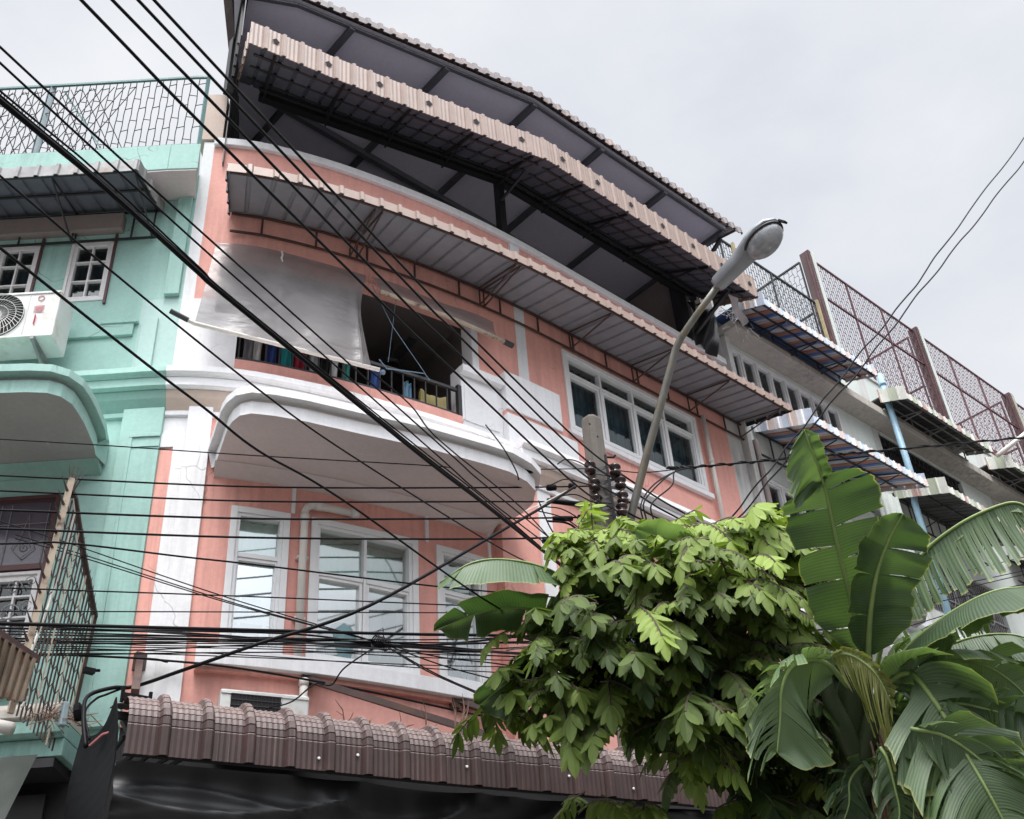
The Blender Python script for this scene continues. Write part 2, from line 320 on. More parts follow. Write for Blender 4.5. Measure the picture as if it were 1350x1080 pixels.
# ------------------------------------------------------------ facade helpers
def wallgrid(mb,s0,s1,z0,z1,ops,d0=-.2,d1=0.,m=0,mfun=None):
    S=sorted({s0,s1,*[a for o in ops for a in o[:2] if s0<a<s1]}); Z=sorted({z0,z1,*[a for o in ops for a in o[2:] if z0<a<z1]})
    S2=[S[0]]
    for a,b in zip(S[:-1],S[1:]):
        n=max(1,math.ceil((b-a)/.2)) if a<8.4 else 1
        S2+=[a+(b-a)*(i+1)/n for i in range(n)]
    S=S2
    def solid(i,j):
        if i<0 or j<0 or i>=len(S)-1 or j>=len(Z)-1: return False
        a=(S[i]+S[i+1])/2; b=(Z[j]+Z[j+1])/2
        return not any(o[0]<a<o[1] and o[2]<b<o[3] for o in ops)
    for i in range(len(S)-1):
        for j in range(len(Z)-1):
            if not solid(i,j): continue
            a,b,c,d=S[i],S[i+1],Z[j],Z[j+1]; mm=mfun((a+b)/2,(c+d)/2) if mfun else m
            q=[W(a,d0,c),W(b,d0,c),W(b,d1,c),W(a,d1,c),W(a,d0,d),W(b,d0,d),W(b,d1,d),W(a,d1,d)]
            fs=[(3,2,6,7),(1,0,4,5)]
            if not solid(i-1,j): fs.append((0,3,7,4))
            if not solid(i+1,j): fs.append((2,1,5,6))
            if not solid(i,j-1): fs.append((0,1,2,3))
            if not solid(i,j+1): fs.append((4,7,6,5))
            mb.add(q,fs,mm)
def bars(mb,s0,s1,z0,z1,w,d0,d1,m=0):     # rectangular frame of width w
    mb.cbox(s0,s0+w,z0,z1,d0,d1,m); mb.cbox(s1-w,s1,z0,z1,d0,d1,m)
    mb.cbox(s0+w,s1-w,z1-w,z1,d0,d1,m); mb.cbox(s0+w,s1-w,z0,z0+w,d0,d1,m)
def pane(mb,s0,s1,z0,z1,d,m=0):
    a=W(s0,d);b=W(s1,d); mb.quad((a[0],a[1],z0),(b[0],b[1],z0),(b[0],b[1],z1),(a[0],a[1],z1),m)
def window(parent,s0,s1,z0,z1,cols,trans,frame='alu',g1='glass_clear',g2='glass_clear',fw=.055,sash=.035,d=-.04,label=None,behind=None,bd=-.22,trim=.06,grid=None):
    """window > pane, curtain; trans = height of the transom bar"""
    f=MB()
    if trim: bars(f,s0-trim,s1+trim,z0-trim*.4,z1+trim,trim,.0,.028)
    bars(f,s0,s1,z0,z1,fw,d-.05,.012)
    cs=[s0+(s1-s0)*i/cols for i in range(cols+1)]
    for c in cs[1:-1]: f.cbox(c-fw*.42,c+fw*.42,z0+fw,z1-fw,d-.048,.006)
    if trans:
        for a,b in zip(cs[:-1],cs[1:]): f.cbox(a+fw*.5,b-fw*.5,trans-.022,trans+.022,d-.046,.003)
    for a,b in zip(cs[:-1],cs[1:]):
        zt=(trans-.022) if trans else z1-fw
        bars(f,a+fw*.55,b-fw*.55,z0+fw,zt,sash,d-.03,-.01)
        if grid:
            nc,nr=grid; sa,sb=a+fw*.55+sash,b-fw*.55-sash
            for i in range(1,nc): f.cbox(sa+(sb-sa)*i/nc-.009,sa+(sb-sa)*i/nc+.009,z0+fw+sash,zt-sash,d-.02,-.016)
            for j in range(1,nr): zz=z0+fw+(zt-z0-fw)*j/nr; f.cbox(sa,sb,zz-.009,zz+.009,d-.019,-.0165)
    w=f.build('window',M[frame],parent,bevel=.003); fixn(w)
    if label: w['label']=label
    p=MB()
    for a,b in zip(cs[:-1],cs[1:]):
        if trans:
            pane(p,a+.02,b-.02,z0+.03,trans,d-.015,0); pane(p,a+.02,b-.02,trans,z1-.03,d-.02,1)
        else: pane(p,a+.02,b-.02,z0+.03,z1-.03,d-.015,0)
    p.build('pane',[M[g1],M[g2]],w)
    if behind:
        c=MB(); n=max(6,int((s1-s0)/.03))
        vs=[]
        for i in range(n+1):
            s=s0-.02+(s1-s0+.04)*i/n; vs+=[W(s,bd+.02*math.sin(i*1.9)+.012*math.sin(i*.7),z0-.02),W(s,bd+.02*math.sin(i*1.9+.4),z1+.02)]
        c.add(vs,[(2*i,2*i+2,2*i+3,2*i+1) for i in range(n)]); c.build('curtain',M[behind],w,smooth=True)
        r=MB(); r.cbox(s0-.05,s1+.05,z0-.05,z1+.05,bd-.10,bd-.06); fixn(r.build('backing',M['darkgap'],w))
    return w
def ribbed(A,B,n,amp,N,nb=1,prof=((0,0),(.72,0),(.78,1),(.92,1),(.98,0)),uvlen=1.,m=0,mb=None,rows=1,bow=0.):
    """sheet between edge A(u) and edge B(u), n ribs raised by amp along N(u)"""
    mb=mb or MB(); us=[];hs=[]
    for k in range(n):
        for a,h in prof: us.append((k+a)/n); hs.append(h)
    us.append(1.);hs.append(0)
    o=len(mb.v); vs=[];uv=[]
    for u,h in zip(us,hs):
        a=np.array(A(u));b=np.array(B(u));nn=np.array(N(u))
        for r in range(rows+1):
            t=r/rows; p=a*(1-t)+b*t+nn*(amp*h+bow*4*t*(1-t)); vs.append(p); uv.append((u*uvlen,t))
    k=rows+1
    fs=[(i*k+r,(i+1)*k+r,(i+1)*k+r+1,i*k+r+1) for i in range(len(us)-1) for r in range(rows)]
    mb.add(vs,fs,m); mb.uv=(mb.uv or [])+uv; return mb
def lerp(a,b,t): return np.array(a)*(1-t)+np.array(b)*t
def poly(pts):
    P=[np.array(p,float) for p in pts]; L=np.concatenate([[0],np.cumsum([np.linalg.norm(b-a) for a,b in zip(P[:-1],P[1:])])]); L/=L[-1]
    def f(u):
        return np.array([np.interp(u,L,[p[k] for p in P]) for k in range(3)])
    return f
UP=lambda u:np.array([0,0,1.])
def nout(u): return np.array([0,-1.,0])

# ============================================================ THE STREET
g=MB(); g.add([(-150,-150,-.16),(150,-150,-.16),(150,200,-.16),(-150,200,-.16)],[(0,1,2,3)]); o=g.build('road',M['asphalt']); o['kind']='structure'
g=MB(); pts=[W(s,2.6) for s in np.arange(-9,26,.5)]; pin=[W(s,-.1) for s in np.arange(-9,26,.5)]
vs=[];
for a,b in zip(pin,pts): vs+=[(a[0],a[1],0),(b[0],b[1],0),(b[0],b[1],-.16)]
n=len(pts); g.add(vs,[(3*i,3*i+3,3*i+4,3*i+1) for i in range(n-1)]+[(3*i+1,3*i+4,3*i+5,3*i+2) for i in range(n-1)])
o=fixn(g.build('pavement',M['pavement'])); o['kind']='structure'
# ============================================================ PINK HOUSE
T=W(4,0,0)
pink=thing('pink_shophouse','salmon pink rounded shophouse with white mouldings, between the mint green house and the grey terrace','house',T)
M['groundfloor']=paint('shaded_ground_floor_wall',(.02,.018,.018),streak=False)  # near-black colour paints in the street-level shade below the awnings
mats=[M['pink'],M['white'],M['cove'],M['stainwhite'],M['groundfloor']]
OPS=[(.57,3.10,8.66,9.25),(.32,3.10,9.24,10.12),(3.09,3.28,9.36,10.12),(.74,1.15,5.60,6.90),(1.48,2.445,5.60,6.90),(2.78,3.225,5.60,6.90),(4.78,7.18,9.16,10.25),(.5,7.9,0.2,3.3),(5.0,7.2,5.6,7.1)]
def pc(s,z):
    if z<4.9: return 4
    if s<.10 and z>9.42: return 1
    if z>11.73: return 1
    if s<.57 and 8.0<z<9.42: return 1
    if s<.42 and 7.4<z<=8.0: return 1
    if s>7.97: return 3
    if 3.96<s<4.12: return 1
    if 3.28<s<3.37 and 9.2<z<10.1: return 1
    if 3.10<s<3.7 and 8.3<z<9.36: return 1
    return 0
w=MB(); zs=[4.9,7.4,8.0,9.42,11.73,8.3,9.36,9.2,10.1]
extra=[(8.7,8.71,a,a+.001) for a in zs]  # split heights only
def wallgrid2(mb,s0,s1,z0,z1,ops,splS,splZ,**k):
    S=sorted({s0,s1,*splS}); 
    fake=[(a,a,b,b) for a,b in zip(splS+[s0]*len(splZ),[z0]*len(splS)+splZ)]
    wallgrid(mb,s0,s1,z0,z1,ops+fake,**k)
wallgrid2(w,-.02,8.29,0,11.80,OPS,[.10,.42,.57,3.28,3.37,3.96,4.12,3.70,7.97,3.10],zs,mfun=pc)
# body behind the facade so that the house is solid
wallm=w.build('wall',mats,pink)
b=MB(); a0=W(-.02,-.2);a1=W(8.29,-.2)
b.hexa([(a0[0],a0[1],0),(a0[0]+1.6,a0[1]+.02,0),(a0[0]+3.5,15,0),(a0[0]+3.2,15,0),(a0[0],a0[1],11.6),(a0[0]+.3,a0[1]+.02,11.6),(a0[0]+3.5,15,11.6),(a0[0]+3.2,15,11.6)])
b.hexa([(a1[0]-.2,a1[1]+.005,0),(a1[0],a1[1]+.005,0),(a1[0],15,0),(a1[0]-.2,15,0),(a1[0]-.2,a1[1]+.005,11.6),(a1[0],a1[1]+.005,11.6),(a1[0],15,11.6),(a1[0]-.2,15,11.6)])
b.hexa([(a0[0]+3.2,15,0),(a1[0],15,0),(a1[0],15.2,0),(a0[0]+3.2,15.2,0),(a0[0]+3.2,15,11.6),(a1[0],15,11.6),(a1[0],15.2,11.6),(a0[0]+3.2,15.2,11.6)])
# floors
for z in (4.55,8.28,11.3): b.add([W(s,-.21,z) for s in np.linspace(0.05,8.2,20)]+[(a1[0]-.21,14.9,z),(a0[0]+3.6,14.9,z)],[tuple(range(22))]); b.add([W(s,-.21,z+.2) for s in np.linspace(0.05,8.2,20)]+[(a1[0]-.21,14.9,z+.2),(a0[0]+3.6,14.9,z+.2)],[tuple(range(22))])
fixn(b.build('inner_structure',M['room'],pink))
# raised white and pink borders
t=MB()
t.cbox(.10,.20,5.1,7.70,0,.035,1,) ; t.cbox(-.02,.10,7.56,7.70,0,.034,1)
t.cbox(.20,.42,4.9,8.02,0,.05,1)
t.cbox(-.02,.10,4.9,7.55,0,.022,0); t.cbox(.1,.2,4.9,5.1,0,.022,0)
MB.build(t,'pilaster',mats,pink,bevel=.004)
for a in (1.22,2.60,3.34): t=MB(); t.cbox(a,a+.035,6.98,7.36,0,.02,1); t.build('white_strip',mats,pink)
# right pier that stands forward of the bay
t=MB(); t.cbox(3.66,4.50,8.93,9.46,0,.10,0,inner=False); t.cbox(3.66,4.72,8.44,8.87,0,.10,0); t.cbox(3.66,4.56,8.87,8.93,0,.075,1)
fixn(t.build('pier_block',[M['white'],M['pink']],pink,bevel=.006))
t=MB(); t.cbox(3.44,3.95,5.05,7.98,0,.13,0); t.cbox(3.95,4.13,5.05,7.98,0,.15,1); t.cbox(4.13,4.9,5.05,7.98,0,.13,0)
fixn(t.build('pier_wall',mats,pink)); t=MB(); t.cbox(7.3,8.0,5.05,7.98,0,.13,0); fixn(t.build('pier_wall',mats,pink))
t=MB(); t.cbox(3.08,3.66,9.24,9.33,0,.09,1); t.cbox(3.14,3.60,8.62,9.20,0,.012,1)
fixn(t.build('balcony_coping',mats,pink,bevel=.004))
# parapet cap
t=MB(); t.cbox(.10,8.29,11.72,11.83,-.24,.05,1,); fixn(t.build('parapet_cap',mats,pink,bevel=.008))
t=MB(); t.cbox(-.10,.18,11.83,12.62,-.25,.02); fixn(t.build('parapet_stub',M['cove'],pink))
t=MB(); t.cbox(3.97,4.12,10.66,11.72,0,.018,1); fixn(t.build('white_strip',mats,pink))
# cornice, running round the front
def cornice(parent,s0,s1,mm,name='cornice',dz=0,dd=0):
    q=MB()
    q.sweep([(dd,8.42+dz),(dd+.19,8.40+dz),(dd+.20,8.33+dz),(dd+.16,8.315+dz),(dd+.15,8.30+dz),(dd,8.30+dz)],s0,s1,mm[0])
    q.sweep([(dd,8.297+dz),(dd+.145,8.295+dz),(dd+.15,8.20+dz),(dd+.115,8.185+dz),(dd,8.185+dz)],s0,s1,mm[0])
    q.sweep([(dd,8.182+dz),(dd+.10,8.18+dz),(dd+.075,8.10+dz),(dd+.02,8.02+dz),(dd,7.99+dz)],s0,s1,mm[1])
    q.sweep([(dd,7.985+dz),(dd+.03,7.98+dz),(dd+.03,7.93+dz),(dd,7.92+dz)],s0,s1,mm[0])
    return fixn(q.build(name,mats_c,parent,bevel=.004))
mats_c=[M['white'],M['cove'],M['teal'],M['teal_dark']]
cornice(pink,-.02,3.66,(0,1)); cornice(pink,3.66,8.29,(0,1),dd=.14)
# eyebrow slab over the bay windows
def eyebrow(parent,outer,s_in,z,mface,msoff,depth_lip=.07,h1=.13,slot=.045,name='canopy_slab'):
    q=MB(); O=[np.array(p) for p in outer]; n=len(O)
    # resample inner edge
    I=[W(s,.02) for s in np.linspace(s_in[0],s_in[1],n)]
    L=np.concatenate([[0],np.cumsum([np.linalg.norm(b-a) for a,b in zip(O[:-1],O[1:])])])
    def off(k,r):
        t=O[min(k+1,n-1)]-O[max(k-1,0)]; t/=np.linalg.norm(t); return O[k]+np.array([t[1],-t[0]])*r
    prof=[(0,z),(0,z+h1),(-.03,z+h1+.005),(-.03,z+h1+slot),(depth_lip,z+h1+slot),(depth_lip,z+h1+slot+.075),(depth_lip-.03,z+h1+slot+.09)]
    vs=[]
    for k in range(n):
        for r,zz in prof: p=off(k,r); vs.append((p[0],p[1],zz))
        vs.append((I[k][0],I[k][1],z+h1+slot+.09)); vs.append((I[k][0],I[k][1],z+.002))
    m_=len(prof)+2
    for k in range(n-1):
        for j in range(m_):
            a=k*m_+j;b=k*m_+(j+1)%m_; 
            q.add([vs[a],vs[a+m_],vs[b+m_] ,vs[b]],[(0,1,2,3)],1 if j==m_-1 else (1 if j==2 else 0))
    q.add([vs[j] for j in range(m_)],[tuple(range(m_))],0); q.add([vs[(n-1)*m_+j] for j in range(m_)],[tuple(range(m_))],0)
    # sloping haunch where the soffit meets the wall
    q.sweep([(0,z+.0),(.16,z-.003),(.02,z-.085),(0,z-.09)],s_in[0]+.03,s_in[1]-.03,2)
    return fixn(q.build(name,[mface,msoff,M['soffit'] if msoff is not M['soffit_peel'] else M['teal_dark']],parent))
ol=[atZ(*p,7.35)[:2] for p in [(282,616),(290,595),(300,565),(306,556),(316,548),(331,545),(360,548),(400,555),(480,573),(560,590),(640,612),(672,622),(695,635),(706,647),(703,664),(690,676),(672,686),(655,700)]]
eyebrow(pink,ol,(.46,3.42),7.35,M['white'],M['soffit'])
# windows
window(pink,.735,1.155,5.58,6.91,1,6.49,bd=-.13,fw=.03,sash=.03,g2='glass_green',behind='curtain_white')
wb=window(pink,1.475,2.45,5.58,6.91,2,6.42,bd=-.21,fw=.034,sash=.03,g2='glass_green',behind='curtain_white')
window(pink,2.775,3.23,5.58,6.91,1,6.49,bd=-.21,fw=.03,sash=.03,g2='glass_green',behind='curtain_white')
wr=window(pink,4.775,7.185,9.15,10.26,4,10.0,fw=.042,sash=.032,g1='glass_dark',g2='glass_dark',behind='curtain_teal',bd=-.17)
window(pink,5.02,7.18,5.62,7.08,3,None,g1='glass_dark',behind='curtain_grey')
# things seen through the lower panes of the bay
q=MB(); 
q.cbox(2.22,2.36,5.64,6.25,-.17,-.15); q.lathe([(.0,.0),(.12,.0),(.16,.22),(.10,.34),(.0,.36)],W(1.80,-.16,5.66),n=10)
q.bar(W(1.98,-.16,5.62),W(2.02,-.16,6.02),.03); q.bar(W(2.02,-.16,5.70),W(2.36,-.15,5.64),.10); q.bar(W(1.99,-.16,5.95),W(2.2,-.16,5.66),.05)
fixn(q.build('room_contents',M['silh'],wb))
q=MB(); rr=random.Random(3)
for i in range(60):
    s=2.85+rr.random()*.30; z=5.66+rr.random()*.26; a=W(s,-.12-rr.random()*.05,z); b=a+np.array([rr.uniform(-.05,.05),0,rr.uniform(-.03,.06)]); c=a+np.array([.02,0,.03])
    q.add([a,b+np.array([0,0,.015]),b,c-np.array([0,0,.05])],[(0,1,2,3)]); q.col+=[rr.random()*.4]*4
q.cbox(2.86,3.02,5.62,5.74,-.17,-.08); q.col+=[0.]*(len(q.v)-len(q.col)); q.build('potted_plant',M['leaflet'],pink.children[0] if False else wb)
# white louvre slats on first window
q=MB()
for i,z in enumerate((5.72,5.80,5.88,6.02,6.12)): q.bar(W(.78,-.12,z),W(.78+.15+.2*((i*7)%3)/2,-.12,z),.012,.02)
fixn(q.build('curtain_rail',M['silh'],wb))
# sill band
t=MB(); t.cbox(.50,3.40,5.40,5.54,0,.12,1); t.cbox(.50,3.40,5.36,5.40,0,.06,0); t.cbox(.50,.68,5.54,5.62,0,.03,1)
fixn(t.build('window_sill',mats,pink,bevel=.006))
t=MB(); t.cbox(4.68,7.30,9.02,9.09,0,.06,1); fixn(t.build('window_sill',mats,pink,bevel=.004))
# pipes
t=MB(); P0=W(1.335,.07,0)
def cpt(s,z,d=.07): return W(s,d,z)
t.tube([cpt(1.335,5.56),cpt(1.335,6.93),cpt(1.335,7.0),cpt(1.355,7.035),cpt(1.39,7.06),cpt(1.45,7.07),cpt(1.82,7.07)],.036,10)
t.tube([cpt(1.78,7.07),cpt(1.86,7.07)],.043,10); t.tube([cpt(1.335,6.88),cpt(1.335,6.96)],.043,10); t.tube([cpt(1.42,7.068),cpt(1.50,7.07)],.043,10)
for z in (5.9,6.5): t.cbox(1.285,1.385,z,z+.02,0,.08)
t.build('downpipe',M['pvc'],pink,smooth=True)
t=MB(); t.tube([cpt(1.40,5.36),cpt(1.40,4.6)],.036,10); t.tube([cpt(1.40,5.36),cpt(1.40,5.30)],.043,10); t.build('downpipe',M['pvc'],pink,smooth=True)
t=MB(); t.tube([cpt(7.37,10.38),cpt(7.37,8.43)],.032,10); t.tube([cpt(7.37,9.6),cpt(7.37,9.66)],.040,10); t.build('downpipe',M['pvc'],pink,smooth=True)
# balcony: room behind, railing
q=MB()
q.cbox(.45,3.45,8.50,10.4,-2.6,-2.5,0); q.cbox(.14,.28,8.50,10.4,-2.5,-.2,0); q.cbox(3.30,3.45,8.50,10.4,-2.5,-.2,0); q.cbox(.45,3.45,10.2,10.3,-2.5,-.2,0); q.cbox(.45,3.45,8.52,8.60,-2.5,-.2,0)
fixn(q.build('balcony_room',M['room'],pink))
q=MB(); rz0,rz1=8.67,9.02
def cpath(s0,s1,z,d,n=14): return [W(s0+(s1-s0)*i/n,d,z) for i in range(n+1)]
for z,r in ((rz0+.02,.016),(rz1,.022)):
    pp=cpath(.58,3.09,z,-.03)
    for a,b_ in zip(pp[:-1],pp[1:]): q.bar(a,b_,r*1.6,r*1.6)
for i in range(19):
    s=.60+i*(3.07-.60)/18; q.bar(W(s,-.03,rz0),W(s,-.03,rz1),.014)
q.bar(W(3.08,-.02,rz0-.02),W(3.08,-.02,rz1+.06),.05,.05)
fixn(q.build('balcony_railing',M['dark'],pink))
t=MB(); t.cbox(.57,3.10,8.44,8.655,0,.012,0); t.build('balcony_band',mats,pink)
# ------------------------------------------------------------ roof of the pink house
RZ=13.5
EV=[np.array([3.30,7.62,RZ]),np.array([3.98,7.27,RZ]),np.array([7.18,6.60,RZ]),np.array([11.12,6.58,RZ])]
q=MB(); base=[(p[0],p[1]) for p in EV]+[(11.12,12.8),(6.4,12.8)]
q.add([(x,y,RZ) for x,y in base],[(5,4,3,2,1,0)]); 
q.add([(x,y,RZ+.05) for x,y in base],[(0,1,2,3,4,5)])
roof=q.build('roof',M['ceil'],pink)
def bm(name,a,b_,w,h,mat='beam',par=None):
    k=MB(); k.bar(a,b_,w,h); return fixn(k.build(name,M[mat],par or roof))
for x,yf in ((4.66,7.14),(5.93,6.88),(7.20,6.61),(8.45,6.6),(9.75,6.6),(11.06,6.6)):
    bm('joist',(x,yf,RZ-.04),(x,12.7,RZ-.04),.07,.08)
bm('purlin',(4.4,8.66,RZ-.10),(11.1,8.66,RZ-.10),.07,.10)
bm('purlin',(4.9,10.6,RZ-.10),(11.1,10.6,RZ-.10),.07,.10)
for a,b_ in zip(EV[:-1],EV[1:]): bm('eave_beam',a+np.array([0,.03,-.02]),b_+np.array([0,.03,-.02]),.045,.05)
# ribbed sheet on top: only its eave shows from the street
Af=poly([p+np.array([0,-.06,.03]) for p in EV[:3]]+[EV[3]+np.array([.3,-.06,.03])]); Bf=poly([(6.6,12.9,RZ+1.0),(6.9,12.9,RZ+1.0),(7.18,12.9,RZ+1.0),(11.42,12.9,RZ+1.0)])
E0=lambda u:Af(u)+np.array([0,0,.0]); E1=lambda u:Af(u)+np.array([0,.02,.13])
q=ribbed(E0,E1,50,.03,nout,prof=((0,0),(.6,0),(.7,1),(.9,1),(1-.02,0)))
ribbed(lambda u:Af(u)+np.array([0,.02,.13]),lambda u:lerp(Af(u)+np.array([0,.35,.20]),Bf(u),0),50,.03,UP,mb=q,rows=3,prof=((0,0),(.6,0),(.7,1),(.9,1),(1-.02,0)))
ribbed(lambda u:Af(u)+np.array([0,.35,.20]),Bf,50,.03,UP,mb=q,prof=((0,0),(.6,0),(.7,1),(.9,1),(1-.02,0)))
q.build('roof_sheet',M['pink_sheet'],roof,solid=.012)
# side and back enclosures of the roof terrace
q=MB(); q.box(11.06,11.16,7.52,12.8,11.4,RZ-.003); q.box(6.3,11.06,12.7,12.795,11.3,RZ-.003)
fixn(q.build('terrace_wall',M['darkwall'],pink))
q=MB(); q.box(10.88,11.05,7.50,7.66,11.84,RZ); q.bar((11.0,7.44,11.95),(11.05,6.75,12.35),.05); q.bar((11.1,7.44,12.9),(11.1,6.7,13.4),.05)
for a,b_ in (((10.2,7.45,11.86),(10.2,7.45,12.2)),): pass
q.build('end_post',M['dark'],pink)
SPf=poly([(3.42,7.52,0),(3.72,8.26,0)]);
q=ribbed(lambda u:SPf(u)+np.array([0,0,12.65+.0*u]),lambda u:SPf(u)+np.array([0,0,RZ]),5,.03,lambda u:np.array([-1.,0,0]))
A1=poly([(3.72,8.26,0),(6.4,12.75,0)])
ribbed(lambda u:A1(u)+np.array([0,0,11.4]),lambda u:A1(u)+np.array([0,0,RZ]),20,.03,lambda u:np.array([-1.,0,0]),mb=q)
q.build('side_panel',M['dark'],pink,solid=.012)
q=MB(); q.bar((3.66,8.22,12.5),(3.66,8.22,13.5),.09); q.bar((3.42,7.55,13.46),(3.72,8.3,13.46),.08); q.build('corner_post',M['dark'],pink)
# column standing on the parapet
q=MB(); q.bar((7.33,7.56,11.83),(7.33,7.56,12.92),.10,.10); q.bar((7.30,7.50,12.45),(7.30,6.9,12.62),.03); fixn(q.build('column',M['dark'],pink))
q=MB(); BP=[(4.10,8.30,12.88),(7.31,7.54,12.88),(11.3,7.52,12.88)]
for a,b_ in zip(BP[:-1],BP[1:]): q.bar(a,b_,.09,.12)
BP2=[(4.0,8.12,12.76),(7.30,7.36,12.76),(11.3,7.34,12.76)]
for a,b_ in zip(BP2[:-1],BP2[1:]): q.bar(a,b_,.04,.04)
fixn(q.build('front_beam',M['dark'],pink))
# ============================================================ AWNINGS
def brace(mb,s,zw,zt,d,zf,r=.011,dw=.05):
    mb.tube([W(s,dw,zt),W(s,d,zf)],r,5); mb.tube([W(s,dw,zw),W(s,d-.04,zf-.01)],r,5); mb.tube([W(s,dw,zw),W(s,dw,zt)],r,5)
# upper awning with cut-out diamonds, hung from the roof terrace
a2=thing('terrace_awning','beige metal awning with black diamond cut-outs in its fringe, under the terrace roof','awning',(7.3,7.5,12.3),'awnings on the pink house')
FB=[(3.42,7.30,12.27),(4.42,7.12,12.27),(7.22,6.50,12.27),(11.45,6.54,12.27)]
Fb=poly(FB); Bk=poly([(3.80,8.30,12.92),(4.5,8.16,12.92),(7.31,7.52,12.92),(11.45,7.50,12.92)])
FT=lambda u:Fb(u)+np.array([0,.015,.40])
q=ribbed(Fb,FT,38,.026,nout,prof=((0,0),(.12,.22),(.24,0),(.36,.22),(.48,0),(.60,.22),(.72,0),(.79,1),(.92,1),(.97,0)))
q.build('fringe',M['beige_sheet'],a2,solid=.010)
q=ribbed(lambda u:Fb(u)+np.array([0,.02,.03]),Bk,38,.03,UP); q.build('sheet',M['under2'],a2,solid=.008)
q=ribbed(lambda u:lerp(FB[0],(3.80,8.30,12.80),u),lambda u:lerp(FB[0],(3.80,8.30,12.80),u)+np.array([0,0,.30-.1*u]),6,.02,lambda u:np.array([-1.,0,0])); q.build('side_fringe',M['beige_sheet'],a2,solid=.01)
q=ribbed(lambda u:lerp(FB[-1],(11.45,7.3,12.62),u),lambda u:lerp(FB[-1],(11.45,7.3,12.62),u)+np.array([0,0,.40-.15*u]),5,.02,lambda u:np.array([1.,0,0])); q.build('side_fringe',M['beige_sheet'],a2,solid=.01)
q=MB()
for k in range(1,38,3):
    u=(k+.37)/38; p=Fb(u)+np.array([0,-.012,.21]); r=.052; t=Fb(min(1,u+.01))-Fb(max(0,u-.01)); t/=np.linalg.norm(t)
    q.add([p-t*r*.95,p+np.array([0,0,-r]),p+t*r*.95,p+np.array([0,0,r])],[(0,1,2,3)])
q.build('diamond_cutout',M['darkgap'],a2)
q=MB()
for u in np.linspace(.04,.97,10):
    a=Fb(u)+np.array([0,.05,.03]); b_=Bk(u)+np.array([0,-.02,-.06]); q.bar(a,b_,.03,.03); q.bar(lerp(a,b_,.25),Bk(u)+np.array([0,-.04,-.45*.6]),.02)
for t_ in (.2,.5,.8):
    for u0,u1 in ((.01,.475),(.485,.99)):
        q.bar(lerp(Fb(u0),Bk(u0),t_)+np.array([0,0,-.0]),lerp(Fb(u1),Bk(u1),t_)+np.array([0,0,-.0]),.03,.03)
fixn(q.build('frame',M['dark'],a2))
# long awning above the balcony and the window
def fa(s0,s1,d,z): return lambda u:W(s0+(s1-s0)*u,d,z)
def awning(t,s0,s1,dw,zw,df,zf,fh,nr,fm,um,frame,ribamp=.02,top=None,sides=True,braces=(),barz=None,uvl=1,sidem=None,sf=None,mid=True):
    N=lambda u:(W(s0+(s1-s0)*u,1)-W(s0+(s1-s0)*u,0))
    q=ribbed(fa(s0,s1,df,zf),fa(s0,s1,df-.01,zf+fh),nr,ribamp,N,uvlen=uvl); q.build('fringe',M[fm],t,solid=.008)
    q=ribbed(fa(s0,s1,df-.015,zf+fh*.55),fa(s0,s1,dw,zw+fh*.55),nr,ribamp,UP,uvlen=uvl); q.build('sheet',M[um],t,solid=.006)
    if sides:
        for s in (s0,s1):
            a=W(s,df,zf); b_=W(s,dw,zw-.0)
            n2=max(3,int(abs(df-dw)/.17))
            sfh=sf or fh
            q=ribbed(lambda u:lerp(a,b_,u),lambda u:lerp(a,b_,u)+np.array([0,0,sfh]),n2,ribamp*.8,lambda u:np.array([-1. if s==s0 else 1.,0,0]),uvlen=abs(df-dw)); q.build('side_fringe',M[sidem or fm],t,solid=.008)
    k=MB(); k.cbox(s0,s1,zw+fh*.55+ribamp+.004,zw+fh*.55+ribamp+.03,0,dw+.10); fixn(k.build('flashing',M[um],t))
    q=MB(); bz=barz if barz else zw-.22
    for s in braces: brace(q,s,bz,zw+fh*.3,df-.06,zf+fh*.35)
    n=24 if s0<8.4 else 1
    for z,d in ((bz,dw+.01),(zw+fh*.25,dw+.01),(zf+fh*.3,df-.05))+((((zf+zw)/2+fh*.3,(df+dw)/2),) if mid else ()):
        pts=[W(s0+.02+(s1-s0-.04)*i/n,d,z) for i in range(n+1)]
        for a,b_ in zip(pts[:-1],pts[1:]): q.bar(a,b_,.022,.022)
    for s in np.arange(s0+.35,s1,.6): q.bar(W(s,dw+.01,bz),W(s,dw+.01,zw+fh*.25),.018)
    fixn(q.build('frame',M[frame],t))
a3=thing('balcony_awning','long grey awning with short beige fringe over the balcony and wide upper window','awning',W(4,.1,10.5),'awnings on the pink house')
awning(a3,.36,8.36,.03,10.60,.86,10.41,.125,40,'beige_sheet','grey_sheet','brownsteel',braces=(1.7,1.78,3.4,3.46,4.85,6.0,7.12,8.22),barz=10.37,ribamp=.026,sidem='dark',sf=.1,mid=False)
